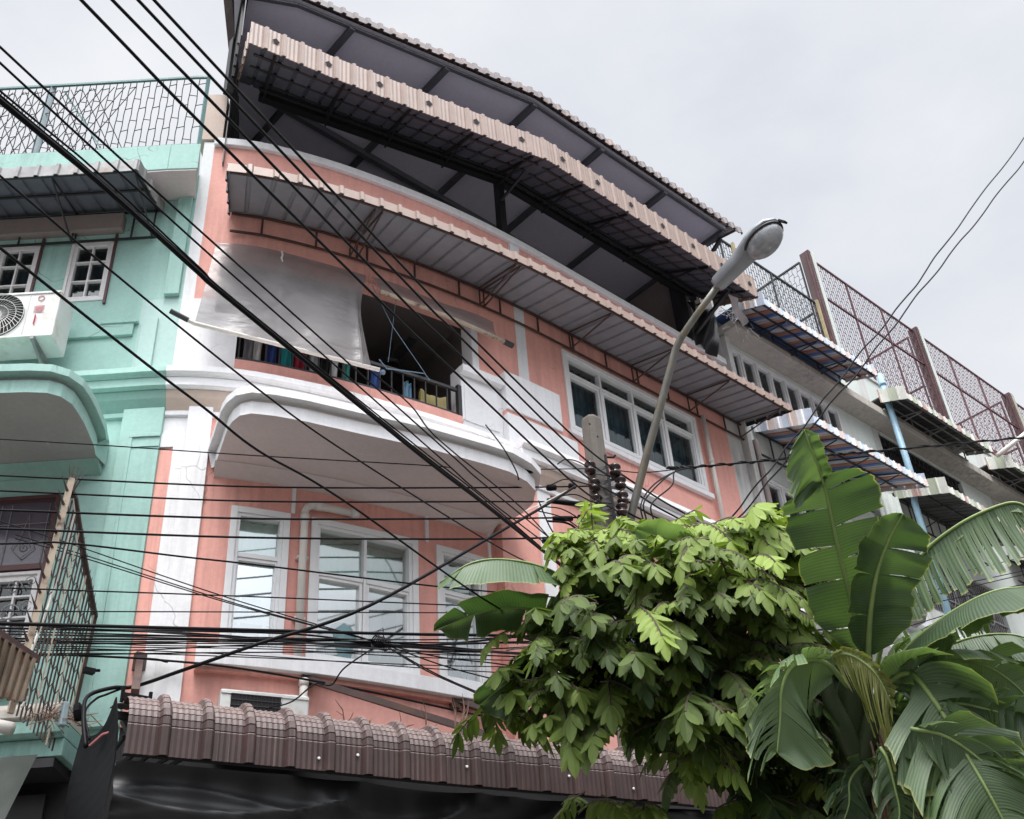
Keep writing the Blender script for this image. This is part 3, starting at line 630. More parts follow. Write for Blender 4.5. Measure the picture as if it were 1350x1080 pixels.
# end gusset of that awning
# brown ground floor awning
a1=thing('brown_awning','brown tile-pattern metal awning with curved crest sheltering the ground floor','awning',(5,6.5,4.1))
G=poly([atZ(163,993,4.10),atZ(400,1014,4.10),atZ(600,1034,4.10),atZ(800,1051,4.10),atZ(1008,1070,4.10)])
NR=18
def gn(u):
    t=G(min(1,u+.02))-G(max(0,u-.02)); t/=np.linalg.norm(t); return np.array([t[1],-t[0],0])
rp=((0,0),(.07,.16),(.14,0),(.21,.16),(.28,0),(.35,.16),(.42,0),(.49,.16),(.56,0),(.63,.16),(.70,0),(.765,1),(.80,1.25),(.90,1.25),(.935,1),(.985,0))
q=MB(); us=[];hs=[]
for k in range(NR):
    for a,h in rp: us.append((k+a)/NR); hs.append(h)
us.append(1);hs.append(0)
pf=[(0,0,0),(0,.19,0),(.005,.20,0)]
# stepped quarter curve with tile lines
K=8
for i in range(K):
    a0_=math.pi/2*i/K; a1_=math.pi/2*(i+1)/K; R1=.30;R2=.26
    for a in (a0_+.02,a1_-.02): pf.append((R1*(1-math.cos(a)),.20+R2*math.sin(a),0))
    pf.append((R1*(1-math.cos(a1_))+.022,.20+R2*math.sin(a1_)-.018,0))
pf.append((.34,.455,0)); pf.append((.75,.60,0)); pf.append((1.0,.66,0))
vs=[];k_=len(pf)
for u,h in zip(us,hs):
    b_=G(u); n=gn(u)
    for dx,dz,_ in pf: vs.append(b_-n*dx+n*h*.028*(1 if dz<.3 else .5)+np.array([0,0,dz+h*.03*(0 if dz<.21 else min(1,(dz-.2)*5))]))
fs=[(i*k_+j,(i+1)*k_+j,(i+1)*k_+j+1,i*k_+j+1) for i in range(len(us)-1) for j in range(k_-1)]
q.add(vs,fs); fixn(q.build('roof_sheet',M['brown_tile'],a1,solid=.006))
q=MB()
for k in range(NR):
    for dz in (.012,): 
        p=G((k+.05)/NR)+gn(k/NR)*.004+np.array([0,0,dz])
for u0,u1 in zip(np.linspace(0,1,13)[:-1],np.linspace(0,1,13)[1:]):
    q.bar(G(u0)-gn(u0)*.05+np.array([0,0,.03]),G(u1)-gn(u1)*.05+np.array([0,0,.03]),.04,.05); q.bar(G(u0)-gn(u0)*.7+np.array([0,0,.50]),G(u1)-gn(u1)*.7+np.array([0,0,.50]),.04,.05)
for u in np.linspace(.02,.98,9): q.bar(G(u)-gn(u)*.05+np.array([0,0,.03]),G(u)-gn(u)*.95+np.array([0,0,.56]),.04,.04)
fixn(q.build('frame',M['dark'],a1))
for k in (4,5,8,11,13): 
    p=G((k+.55)/NR)+gn(k/NR)*.012+np.array([0,0,.03+.05*(k%3)]); q=MB(); q.lathe([(.0,0),(.011,.0),(.009,.006),(0,.008)],p,gn(k/NR),8); q.build('screw_washer',M['alu'],a1)
# stay rods holding it to the wall
def rod(a,b_,name='stay_rod'):
    k=MB(); k.bar(a,b_,.055,.05); k.bar(a+np.array([0,0,.07]),a-np.array([0,0,.08]),.06,.09); fixn(k.build(name,M['brownsteel'],a1))
rod(W(.07,.04,5.44),atZ(180,915,4.62)+np.array([0,.03,.02])); rod(W(1.42,.04,5.38),atZ(655,973,4.60)); rod(W(2.86,.04,5.40),W(4.4,.75,4.8))
q=MB(); p=atZ(180,918,4.62); q.bar(p+np.array([-.1,0,-.02]),p+np.array([.1,-.02,-.02]),.03,.05); q.bar(p+np.array([-.1,0,-.06]),p+np.array([-.1,0,.05]),.02); q.bar(p+np.array([.1,0,-.06]),p+np.array([.1,0,.05]),.02); q.build('rod_bracket',M['black'],a1)
# ============================================================ THINGS ON THE BALCONY
def sheet(mb,fn,nu,nv,m=0,uv=False):
    vs=[fn(i/nu,j/nv) for i in range(nu+1) for j in range(nv+1)]
    mb.add(vs,[(i*(nv+1)+j,(i+1)*(nv+1)+j,(i+1)*(nv+1)+j+1,i*(nv+1)+j+1) for i in range(nu) for j in range(nv)],m)
    if uv: mb.uv=(mb.uv or [])+[(i/nu,j/nv) for i in range(nu+1) for j in range(nv+1)]
bl=thing('plastic_blind','clouded plastic rain blind let down over half of the balcony, its pole slanting outwards','blind',W(1,.3,9.3))
TL=W(.26,.05,10.17); TR=W(1.90,.05,10.17); BL=W(.22,.46,8.70); BR=W(1.93,.36,8.63)
def blf(u,v):
    t=W(.26+1.64*u,.05,10.17); b_=lerp(BL,BR,u); p=lerp(t,b_,v)
    n=np.array([-.25,-.97,0])
    p=p+n*(.05*math.sin(v*3.1)*math.sin(u*2.2+.5)+.018*math.sin(u*17+v*3)*v+.02*math.sin(v*11+u*6)*.5)
    if u>.85:                                # curled right border
        k=(u-.85)/.15; p=p+np.array([-.32,-.05,0])*(math.sin(v*math.pi*.8)*.55*k*k)+n*.10*k*math.sin(k*6)*v
    return p
q=MB(); sheet(q,blf,44,36,uv=True); q.build('sheet',M['plastic_uneven'],bl,smooth=True)
q=MB(); pe=W(.10,.50,8.76); q.tube([pe,BL,BR],.022,8); q.build('pole',M['pvc'],bl,smooth=True)
q=MB(); q.tube([pe+(pe-BL)*.6,pe,lerp(pe,BL,.6)],.026,8); q.build('pole_end',M['dark'],bl)
q=MB(); q.tube([W(.93,.075,10.15)+np.array([0,0,-.05*i])+np.array([.012*(i%2),-.0255*i*.1*.9-.01,0]) for i in range(27)],.011,5); q.build('cord',M['alu'],bl)
br=thing('rolled_blind','smoky plastic blind rolled up high at the right half of the balcony','blind',W(2.7,.3,9.9))
def brf(u,v): 
    t=W(1.95+1.62*u,.05,10.17); b_=W(2.02+1.48*u,.24,9.80-.06*u); return lerp(t,b_,v)+np.array([0,-1,0])*.02*math.sin(u*9+v*4)
q=MB(); sheet(q,brf,30,8); q.build('sheet',M['plastic'],br,smooth=True)
q=MB(); q.tube([W(1.98+1.62*i/8,.25,9.80-.008*i) for i in range(9)],.026,8); q.build('pole',M['creamrail'],br,smooth=True)
q=MB(); q.tube([W(3.56,.25,9.737),W(3.68,.25,9.73)],.034,8); q.build('pole_end',M['dark'],br)
cloth=[('grey striped towel',(.16,.15,.16),.70),('pale patterned shirt',(.45,.42,.40),.79),('navy blue shirt',(.03,.05,.16),.95),('teal shirt',(.03,.25,.25),1.10),('dark red shirt',(.30,.03,.05),1.24),('light grey shirt',(.42,.42,.42),1.40),('black shorts',(.02,.02,.02),1.51),('white shirt with stripes',(.60,.60,.60),1.62),('green teal towel',(.06,.24,.20),1.76),('blue trousers',(.05,.10,.28),2.1),('light blue cloth',(.20,.36,.50),2.48)]
for i,(nm,c,s) in enumerate(cloth):
    m=fabric('cloth_%d'%i,c,.9,.1); q=MB(); top=9.06 if s<2.3 else 8.98; wd=.115 if s<2.3 else .09; dd=-.11
    def cf(u,v,s=s,i=i): return W(s+(u-.5)*wd*(1-.15*math.sin(v*3)),dd+.028*math.sin(u*9+i+v*2)-.01*v,top-v*(.36+.04*(i%3)))
    sheet(q,cf,8,8); o=q.build('shirt' if 'shirt' in nm else 'cloth',m,None,smooth=True,solid=.004)
    where=['next to the left end of the balcony railing','second from the left behind the railing','under the left part of the plastic blind','between the navy and the red shirt','between the teal and the light grey shirt','right of the red shirt behind the railing','between the light grey and the striped white shirt','right of the black shorts','right of the striped white shirt','behind the middle of the railing','tied to the railing where the blind ends'][i]
    tag(o,nm+' drying '+where,'laundry','laundry on the balcony')
o=MB()
sheet(o,lambda u,v:W(2.66+.34*u,-.14-.06*math.sin(u*3),8.70+.27*v+.01*math.sin(u*14)),10,4); sheet(o,lambda u,v:W(2.66+.02*u,-.14-.06*v,8.70+.27*u),2,2)
o=o.build('yellow_sheet',M['yellow'],None,solid=.012); tag(o,'dull yellow plastic panel leaning inside the right end of the balcony railing','panel')
fan=thing('ceiling_fan','dark ceiling fan hanging in the shaded balcony','fan',W(2.7,-.9,9.9))
q=MB(); q.tube([W(2.7,-.9,10.2),W(2.7,-.9,9.9)],.02,6); q.lathe([(.0,0),(.10,.0),(.12,.05),(.05,.1)],W(2.7,-.9,9.82),n=12); q.build('motor',M['dark'],fan)
for k in range(3):
    a=k*2.09+.4; c=W(2.7,-.9,9.86); q=MB(); q.bar(c+np.array([.1*math.cos(a),.1*math.sin(a),0]),c+np.array([.55*math.cos(a),.55*math.sin(a),.0]),.12,.012); q.build('blade',M['dark'],fan)
# strings from the blind to the railing
q=MB(); q.tube([W(1.95,.1,10.0),W(2.2,.1,9.5),W(2.62,.03,9.06)],.0042,5); q.tube([W(2.25,.1,10.02),W(2.18,.03,9.05)],.003,5); q.tube([W(2.0,.2,8.9),W(2.15,.06,8.93),W(2.35,.05,8.98),W(2.62,.03,9.05),W(2.68,.03,8.98)],.007,5); q.lathe([(0,0),(.03,.01),(.03,.04),(0,.05)],W(2.1,.06,8.84),n=8)
tag(q.build('rope',metal('faded_blue_rope',(.16,.24,.32),.8)),'light blue rope tied from the plastic blind to the balcony railing','rope')
# ============================================================ AIR CONDITIONERS
def acunit(name,label,s0,s1,z0,z1,d0,d1,fan_s,fan=True):
    t=thing(name,label,'air conditioner',W((s0+s1)/2,d0,z0),'outdoor units')
    q=MB(); a,b_=W(s0,d0),W(s1,d0); c,d=W(s1,d1),W(s0,d1)
    def V(s,dd,z): 
        k=(s-s0)/(s1-s0); p=lerp(W(s0,dd),W(s1,dd),k); return np.array([p[0],p[1],z])
    q.hexa([V(s0,d0,z0),V(s1,d0,z0),V(s1,d1,z0),V(s0,d1,z0),V(s0,d0,z1),V(s1,d0,z1),V(s1,d1,z1),V(s0,d1,z1)]); fixn(q.build('casing',M['acwhite'],t,bevel=.015))
    q=MB(); sb=lerp(a[:2],b_[:2],.62)
    k=MB(); 
    for zz in (z0+.012,z1-.03): k.bar(V(s0+.005,d1+.004,zz),V(s1-.005,d1+.004,zz),.012,.02)
    k.bar(V(s0+(s1-s0)*.68,d1+.003,z0+.02),V(s0+(s1-s0)*.68,d1+.003,z1-.02),.006,.006); fixn(k.build('edge_trim',M['acwhite'],t))
    if not fan: return t,V
    cz=(z0+z1)/2; cs=s0+(s1-s0)*fan_s; R_=min((z1-z0)*.46,(s1-s0)*.33); n=V(cs,d1,0)-V(cs,d0,0); n/=np.linalg.norm(n)
    ux=V(s1,d1,0)-V(s0,d1,0); ux/=np.linalg.norm(ux); uz=np.array([0,0,1.]); c0=V(cs,d1,cz)
    q=MB(); q.lathe([(R_,.0),(R_,.006),(R_*.2,.007),(0,.007)],c0,n,28); q.build('fan_opening',M['darkgap'],t)
    q=MB()
    for r in (R_,R_*.72,R_*.45,R_*.2):
        q.tube([c0+n*.016+(ux*math.cos(a)+uz*math.sin(a))*r for a in np.linspace(0,2*math.pi,33)],.0035,4)
    for k_ in range(40):
        a=k_*2*math.pi/40; q.tube([c0+n*(.014+.006*math.sin(r*3))+(ux*math.cos(a+.5*(1-r))+uz*math.sin(a+.5*(1-r)))*R_*r for r in (.15,.45,.75,1.)],.0024,3)
    q.build('fan_guard',M['acwhite'],t); q=MB(); q.lathe([(.0,0),(R_*.17,.0),(R_*.15,.012),(0,.018)],c0+n*.016,n,14); q.build('hub',M['alu'],t)
    return t,V
ac,V=acunit('air_conditioner','white outdoor air conditioner with round fan grille on a bracket under the mint green windows',-1.93,-1.02,8.58,9.16,.18,.52,.36)
q=MB(); d=.526
for i,zz in enumerate((8.99,)):
    c0=V(-1.20,d,9.06); 
    q.tube([c0+(np.array([1,-.9,0])/1.35*math.cos(a)+np.array([0,0,1])*math.sin(a))*.03 for a in np.linspace(0,6.28,13)],.004,4)
for i in range(7): q.bar(V(-1.25+.02*(i%2),d,8.96-.012*i),V(-1.15-.01*(i%3),d,8.96-.012*i),.003,.006)
q.build('label_text',metal('faded_red_print',(.55,.22,.24),.6),ac)
q=MB(); q.bar(V(-1.215,d,8.84),V(-1.215,d,8.72),.045,.003,up=(1,-1,0)); q.build('red_sticker',metal('red_sticker',(.55,.12,.16),.6),ac)
q=MB(); 
for s in (-1.78,-1.2): q.bar(W(s,0,8.56),W(s,.54,8.56),.035,.035); q.bar(W(s,.52,8.56),W(s,.02,8.40),.025,.03)
for i in range(12): q.bar(W(-1.2-.02,.1+.035*i,8.545),W(-1.2+.02,.1+.035*i,8.545),.008,.004)
q.build('bracket',M['galv'],ac)
ac2,V=acunit('air_conditioner','dusty white air conditioner half hidden behind the brown awning, below the bay windows',.70,1.37,4.60,5.10,.10,.36,.42,False)
q=MB()
for i in range(9): q.bar(V(.78,.368,5.06-.045*i),V(1.16,.368,5.06-.045*i),.006,.006)
for i in range(14): q.bar(V(.78+.028*i,.368,5.06),V(.78+.028*i,.368,4.65),.004,.004)
q.build('grille',M['dark'],ac2); q=MB(); q.hexa([V(.78,.36,4.65),V(1.16,.36,4.65),V(1.16,.365,4.65),V(.78,.365,4.65),V(.78,.36,5.06),V(1.16,.36,5.06),V(1.16,.365,5.06),V(.78,.365,5.06)]); fixn(q.build('grille_backing',M['darkgap'],ac2))
# ============================================================ TEAL HOUSE
teal=thing('teal_shophouse','mint green shophouse with white casement windows at the left of the pink house','house',W(-1.5,0,0))
OT=[(-1.28,-.83,9.46,10.33),(-2.06,-1.61,9.46,10.33),(-2.84,-2.39,9.46,10.33),(-1.75,-.88,5.50,7.10),(-2.9,-2.0,5.5,7.1)]
tm=[M['teal'],M['teal_light'],M['white'],M['teal_dark'],M['groundfloor']]
w=MB()
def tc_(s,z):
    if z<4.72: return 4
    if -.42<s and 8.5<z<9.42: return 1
    return 0
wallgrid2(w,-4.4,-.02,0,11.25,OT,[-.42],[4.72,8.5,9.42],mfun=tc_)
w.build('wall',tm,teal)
b=MB(); ba=W(-4.4,-.21);bb=W(-.03,-.21)
for z in (4.55,8.25,11.15): b.add([W(s,-.205,z) for s in np.linspace(-4.4,-.05,14)]+[(5.0,15,z),(2,17,z)],[tuple(range(16))])
b.hexa([(ba[0],ba[1],0),(ba[0]+.2,ba[1]+.1,0),(2.2,17,0),(2,17,0),(ba[0],ba[1],11.2),(ba[0]+.2,ba[1]+.1,11.2),(2.2,17,11.2),(2,17,11.2)])
fixn(b.build('inner_structure',M['room'],teal))
t=MB(); t.cbox(-.40,-.02,4.9,8.0,0,.06,0); t.cbox(-.30,-.02,7.66,7.70,.06,.075,0); t.cbox(-.30,-.27,4.9,7.66,.06,.072,0); t.cbox(-.27,-.02,7.55,7.56,.06,.07,0)
t.cbox(-.38,-.22,8.5,9.15,0,.04,1); t.cbox(-.20,-.05,9.45,10.86,0,.05,0); t.cbox(-.80,-.42,9.10,9.13,0,.05,0); t.cbox(-1.3,-.46,8.95,9.16,0,.035,0); t.cbox(-.80,-.40,5.0,7.2,.0,.03,0)
t.build('pilaster',tm,teal,bevel=.004)
q=MB(); q.cbox(-4.4,-.22,10.88,11.27,0,.44); q.hexa([W(-.22,0,10.88),W(-.22,.44,10.88),W(.06,.44,10.88),W(-.03,0,10.88),W(-.22,0,11.27),W(-.22,.44,11.27),W(.06,.44,11.27),W(-.03,0,11.27)]); fixn(q.build('roof_ledge',M['teal'],teal,bevel=.01)); q=MB(); q.cbox(-4.4,-.22,10.862,10.878,.01,.43); q.hexa([W(-.22,.01,10.862),W(-.22,.43,10.862),W(.05,.43,10.862),W(-.03,.01,10.862),W(-.22,.01,10.878),W(-.22,.43,10.878),W(.05,.43,10.878),W(-.03,.01,10.878)]); fixn(q.build('ledge_soffit',M['soffit'],teal))
cornice(teal,-4.4,-.02,(2,3))
ol=[atZ(*p,7.4)[:2] for p in [(-190,600),(-150,540),(-110,525),(-60,520),(0,518),(35,517),(62,518),(80,523),(95,533),(104,546),(112,560),(118,574),(124,588),(126,600)]]
eyebrow(teal,ol,(-2.75,-.50),7.40,M['teal'],M['soffit_peel'],name='canopy_slab')
for a,b_ in ((-1.28,-.83),(-2.06,-1.61),(-2.84,-2.39)):
    window(teal,a,b_,9.46,10.33,1,None,frame='woodwhite',g1='glass_dark',fw=.03,sash=.05,trim=.0,grid=(2,3),behind='curtain_grey',bd=-.3)
    t=MB(); t.cbox(b_+.004,b_+.028,9.40,10.38,0,.03); t.build('casement_edge',M['maroon'],teal)
t=MB(); t.cbox(-3.2,-.75,10.40,10.62,0,.10); fixn(t.build('shaded_wall_panel',M['darkwall'],teal))  # added dark panel standing in for the wall's shadow above the windows
# lower window with wrought scrolls
wl=window(teal,-1.75,-.90,5.52,6.36,2,None,frame='woodwhite',g1='glass_dark',fw=.03,sash=.05,trim=0,grid=(2,4),behind='curtain_grey',bd=-.3)
t=MB(); bars(t,-1.78,-.86,5.45,7.12,.035,-.04,.03); t.cbox(-1.745,-.895,6.37,6.42,-.04,.03); fixn(t.build('window_casing',M['maroon'],wl))
q=MB(); pane(q,-1.745,-.895,6.42,7.08,-.03); q.build('pane',metal('smoky_purple_pane',(.10,.085,.11),.12),wl)
q=MB()
def scroll(c_s,c_z,sz,flip=1,r=.005):
    pts=[W(c_s+flip*sz*(.9-.75*k/24)*math.cos(k*.42)*.5,-.012,c_z+sz*(.9-.75*k/24)*math.sin(k*.42)*.5) for k in range(25)]
    q.tube(pts,r,4)
for s in (-1.12,-1.55):
    for z,zz in ((5.7,.18),(5.98,.2),(6.22,.16)): scroll(s,z,zz); scroll(s+.14,z+.05,zz*.7,-1)
    q.tube([W(s,-.012,6.5),W(s-.10,-.012,6.6),W(s-.03,-.012,6.75),W(s,-.012,6.95),W(s+.03,-.012,6.75),W(s+.10,-.012,6.6),W(s,-.012,6.5)],.005,4); scroll(s,6.62,.12)
    for dx in (-.17,.17): q.tube([W(s+dx,-.012,6.45),W(s+dx,-.012,7.05)],.004,4)
q.tube([W(-1.7,-.012,6.85),W(-.93,-.012,6.85)],.004,4)
q.build('scrollwork',M['galv'],wl)
w2_=window(teal,-2.88,-2.03,5.52,7.06,2,6.36,frame='woodwhite',g1='glass_dark',g2='glass_dark',fw=.03,sash=.05,trim=0,grid=(2,4),behind='curtain_grey',bd=-.3)
t=MB(); t.cbox(-1.85,-.80,5.36,5.44,0,.10); t.cbox(-1.85,-.80,5.24,5.30,0,.07); fixn(t.build('window_sill',M['teal'],teal,bevel=.004))
q=MB()
q.sweep([(0,4.98),(.42,4.98),(.46,4.93),(.46,4.86),(.42,4.84),(0,4.84)],-4.4,-.30,0); q.sweep([(0,4.836),(.44,4.836),(.44,4.74),(.40,4.72),(0,4.72)],-4.4,-.30,1)
q.sweep([(0,4.716),(.36,4.716),(.36,4.58),(0,4.58)],-4.4,-.30,2)
fixn(q.build('ground_floor_ledge',[M['concrete'],M['teal_dark'],M['teal_dark']],teal,bevel=.006))
# dark doorway recess at street level for both houses
q=MB(); q.cbox(-4.4,-.35,4.50,4.57,-.1,.36); fixn(q.build('shop_lintel',M['dark'],teal))
q=MB(); q.cbox(-4.0,-.5,0.05,4.4,.01,.05); fixn(q.build('roller_shutter',M['dark'],teal)); q=MB(); q.cbox(.1,7.9,0.05,4.35,.03,.07); q.cbox(.1,7.9,4.35,4.58,0,.2); fixn(q.build('roller_shutter',M['darkgap'],pink))
q=MB()
for i in range(5): q.tube([W(-.1+.12*i,.35,4.55-.03*i),W(.02+.1*i,.5,4.42),W(.2+.12*i,.9,4.5-.05*(i%2))],.018,5)
fixn(q.build('conduit',M['dark'],teal))
# teal awning
a4=thing('grey_awning','weathered grey corrugated awning over the upper windows of the mint green house','awning',W(-1.5,.1,10.6))
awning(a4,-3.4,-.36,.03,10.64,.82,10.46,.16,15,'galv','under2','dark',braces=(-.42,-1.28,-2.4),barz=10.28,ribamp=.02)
# rust runs under the fence
# rooftop fence of the teal house
def lattice(mb,s0,s1,z0,z1,d,dx,dz,r,slant=.25,P=None,straight=False):
    """staggered brick-bond mesh of thin rods"""
    P=P or (lambda s,z:W(s,d,z)); n=int(round((s1-s0)/dx)); m=int((z1-z0)/dz)
    for i in range(n+1):
        s=s0+(s1-s0)*i/n; pts=[]
        for j in range(m+1):
            z=z0+(z1-z0)*j/m; pts.append(P(min(s1,max(s0,s+slant*dx*(1 if (j+i)%2 else -1))),z))
        mb.tube(pts,r,3,cap=False)
        if i<n:
            for j in range(m):
                if (i+j)%2==0:
                    z=z0+(z1-z0)*(j+.5)/m; sn=s0+(s1-s0)*(i+1)/n; mb.tube([P(s,z),P(sn,z+ dz*.12*(1 if i%2 else -1))],r,3,cap=False)
f=thing('rooftop_fence','dark green lattice fence with rusty feet along the roof edge of the mint green house','fence',W(-1,.4,11.3))
q=MB(); lattice(q,-4.0,.02,11.31,12.42,.40,.078,.175,.006,.05); q.build('mesh_panel',M['fencewire'],f)
q=MB()
for i in range(22): 
    s=-4.0+.13*i; 
    if s<-1.1: q.tube([W(s,.36,11.3),W(s+.5,.36,12.42)],.006,3,cap=False); q.tube([W(s+.5,.36,11.3),W(s,.36,12.42)],.006,3,cap=False)
q.build('wire_mesh',M['fencewire'],f)
q=MB()
for z in (11.29,12.45):
    pts=[W(-4+4.05*i/30,.40,z) for i in range(31)]
    for a,b_ in zip(pts[:-1],pts[1:]): q.bar(a,b_,.028,.028)
q.bar(W(.03,.40,11.27),W(.03,.40,12.46),.035,.035); q.bar(W(-1.62,.32,12.44),W(-1.0,.44,11.30),.02); q.build('rail',M['tealsteel'],f)
q=MB(); q.bar(W(-1.75,.36,11.27),W(-1.75,.36,12.44),.09,.06); fixn(q.build('post',M['greyblue'],f))
# burglar lattice gate standing out from the wall
g_=thing('spiked_grille','tall rusty folding grille with spikes standing out between the two houses','grille',W(-.25,.6,4.7))
def GP(d,z): return W(-.29+.03*d-.10*(6.4-z)/1.8,d,z)
def ztop(d): return 5.80+(d-.12)*(6.42-5.80)/(1.2-.12)
q=MB(); q.bar(GP(1.2,4.6),GP(1.2,6.50),.036,.04); q.build('rail',M['creamrail'],g_)
q=MB(); q.bar(GP(.12,4.7),GP(.12,5.85),.03,.03); q.tube([GP(.12,5.82),GP(.6,6.1),GP(1.05,6.40),GP(1.2,6.42)],.026,6); fixn(q.build('rail',M['rustbar'],g_))
for i in range(16):
    d=.16+i*(1.0/15); q=MB(); q.bar(GP(d,4.62),GP(d,ztop(d)),.011,.011); q.tube([GP(d,ztop(d)-.02),GP(d,ztop(d)+.13)],[.009,.002],4); q.build('bar',M['rustbar' if i%5 else 'creamrail'],g_)
q=MB()
for j in range(12):
    for i in range(15):
        d0=.16+i/15.; d1=d0+1/15.; z=4.70+j*.14+(.07 if i%2 else 0); 
        if z+.07<ztop(d0): q.bar(GP(d0,z),GP(d1,z+.07 if i%2==0 else z-.07),.006)
q.build('mesh_panel',M['rustbar'],g_)
q=MB()
for j in range(14):
    z=4.75+j*.125; p=GP(1.22,z); q.tube([p,p+(GP(1.3,0)-GP(1.22,0))*1.0+np.array([-.03,0,.085])],[.012,.001],5)
for k in range(5): p=GP(1.2-.02*k,6.44); q.tube([p,p+np.array([-.05+.03*k,-.02,.20+.05*(k==2)])],[.009,.001],4)
q.build('spike',M['rustbar'],g_)
q=MB(); q.tube([GP(1.10,6.38),GP(1.0,6.30),GP(1.0,6.0),GP(1.03,5.5),GP(1.12,5.1),GP(1.22,4.85),GP(1.45,4.72)],.012,5); tag(q.build('cable',M['white_cable']),'loose white cable trailing down the rusty spiked grille','cable')
q=MB(); q.tube([GP(1.0,5.15),GP(1.08,4.95),GP(1.0,4.80),GP(1.05,4.7)],.009,5); tag(q.build('cable',M['white_cable']),'short white wire curling near the foot of the spiked grille','cable')
# rusty corrugated piece, box, tarps
q=ribbed(lambda u:lerp(atZ(-60,800,5.0),atZ(47,872,5.0),u)+np.array([0,0,0]),lambda u:lerp(atZ(-80,900,4.6),atZ(28,928,4.62),u),11,.03,nout,prof=((0,0),(.35,0),(.5,1),(.85,1)))
rs=thing('corrugated_offcut','brown rusted corrugated sheet leaning above the ledge of the mint green house','sheet',atZ(0,900,4.7)); q.build('sheet',M['rustsheet'],rs,solid=.006)
q=MB(); q.bar(atZ(-60,797,5.02),atZ(48,870,5.02),.05,.05); fixn(q.build('edge_bar',M['brownsteel'],rs))
q=MB(); q.tube([W(-1.5,.6,4.9),W(-.85,.62,4.78),W(-.6,.6,4.72)],.05,8); tag(q.build('pipe',M['pvc'],smooth=True),'fat grey pipe lying on the ledge at the left edge','pipe')
mb=thing('cable_clamp_box','small grey clamp with a round knob fixed below the spiked grille','cable clamp',W(-.15,.45,4.75))
q=MB(); c=atZ(84,942,4.72); q.bar(c+np.array([0,0,.09]),c+np.array([0,0,-.09]),.06,.05); fixn(q.build('casing',M['greyblue'],mb,bevel=.01)); q=MB(); q.lathe([(0,0),(.06,.01),(.07,.05),(.03,.08),(0,.09)],c+np.array([.06,-.01,.02]),(1,-.6,.2),12); q.build('knob',M['black'],mb)
q=MB(); rr=random.Random(5)
for i in range(26):
    a=c+np.array([rr.uniform(-.18,.2),rr.uniform(-.05,.05),rr.uniform(-.05,.02)]); q.tube([a,a+np.array([rr.uniform(-.12,.12),rr.uniform(-.05,.05),rr.uniform(-.06,.08)]),a+np.array([rr.uniform(-.2,.2),0,rr.uniform(-.12,.05)])],.004,3)
tag(q.build('twig_tangle',M['dryleaf']),'clump of dry twigs and wire stubs caught on the ledge below the spiked grille','twigs')
q=MB(); c=atZ(392/1,0,0) if False else atZ(116,884,5.1); q.box(c[0]-.03,c[0]+.05,c[1]-.02,c[1]+.03,c[2]-.02,c[2]+.02); q.tube([c,c+np.array([.09,0,.02])],.012,5); tag(q.build('junction_box',M['black']),'little black junction box on the mint green wall right of the spiked grille','junction box')
def tarp(name,label,top,bot,mat,folds,amp,seed,nu=60,nv=30,nrm=None):
    q=MB(); r=random.Random(seed); ph=[(r.uniform(3,folds),r.uniform(0,6),r.uniform(-3,3),r.uniform(.3,1)) for _ in range(7)]
    def fn(u,v):
        p=lerp(top(u),bot(u),v); h=sum(a*math.sin(k*u+p0+s*v*v) for k,p0,s,a in ph)/3
        sw=abs(math.sin(v*13+2.6*math.sin(u*5.3+seed)+u*4))**.5*.35+abs(math.sin(v*29+3.3*math.sin(u*8.1+1)+u*9))**.6*.14
        return p+np.array([-.2,-1,0])*amp*(h*(.25+v)-sw)+np.array([0,0,-1])*amp*.4*math.sin(u*folds*.4)*(v>0.02)
    sheet(q,fn,nu,nv); return tag(q.build(name,M[mat],None,smooth=True),label,'tarpaulin','tarpaulins at street level')
tarp('tarpaulin','black plastic tarpaulin hanging in loose folds beneath the brown awning',lambda u:G(u)+np.array([0,.06,.0]),lambda u:G(u)+np.array([.1+.15*u,.35,-1.5]),'tarp',11,.26,4,140,70)
tarp('tarpaulin','dark green tarpaulin with fanned folds under the ledge of the mint green house',lambda u:W(-3.0+2.65*u,.55+.1*u,4.50),lambda u:W(-3.3+2.75*u,1.0,3.3),'tarpgreen',40,.05,9,90,20)
q=MB(); e0=G(0)+np.array([-.01,.22,.44]); e1=G(0)+np.array([-.02,.05,-.6]); e2=atZ(108,968,4.50); e3=e2+np.array([0,0,-1.2])
sheet(q,lambda u,v:lerp(lerp(e0,e2,u)+np.array([0,0,-.10*math.sin(u*3.14)]),lerp(e1,e3,u),v)+np.array([.03*math.sin(v*5+u*3),0,0]),14,10)
q.build('end_flap',M['black'],a1,solid=.01)
tag((lambda q:(q.tube([atZ(118,983,4.3),atZ(135,968,4.35),atZ(155,962,4.35)],.008,5),q.build('cord',metal('pink_cord',(.6,.2,.2),.6)))[1])(MB()),'short pink cord at the left end of the brown awning','cord')
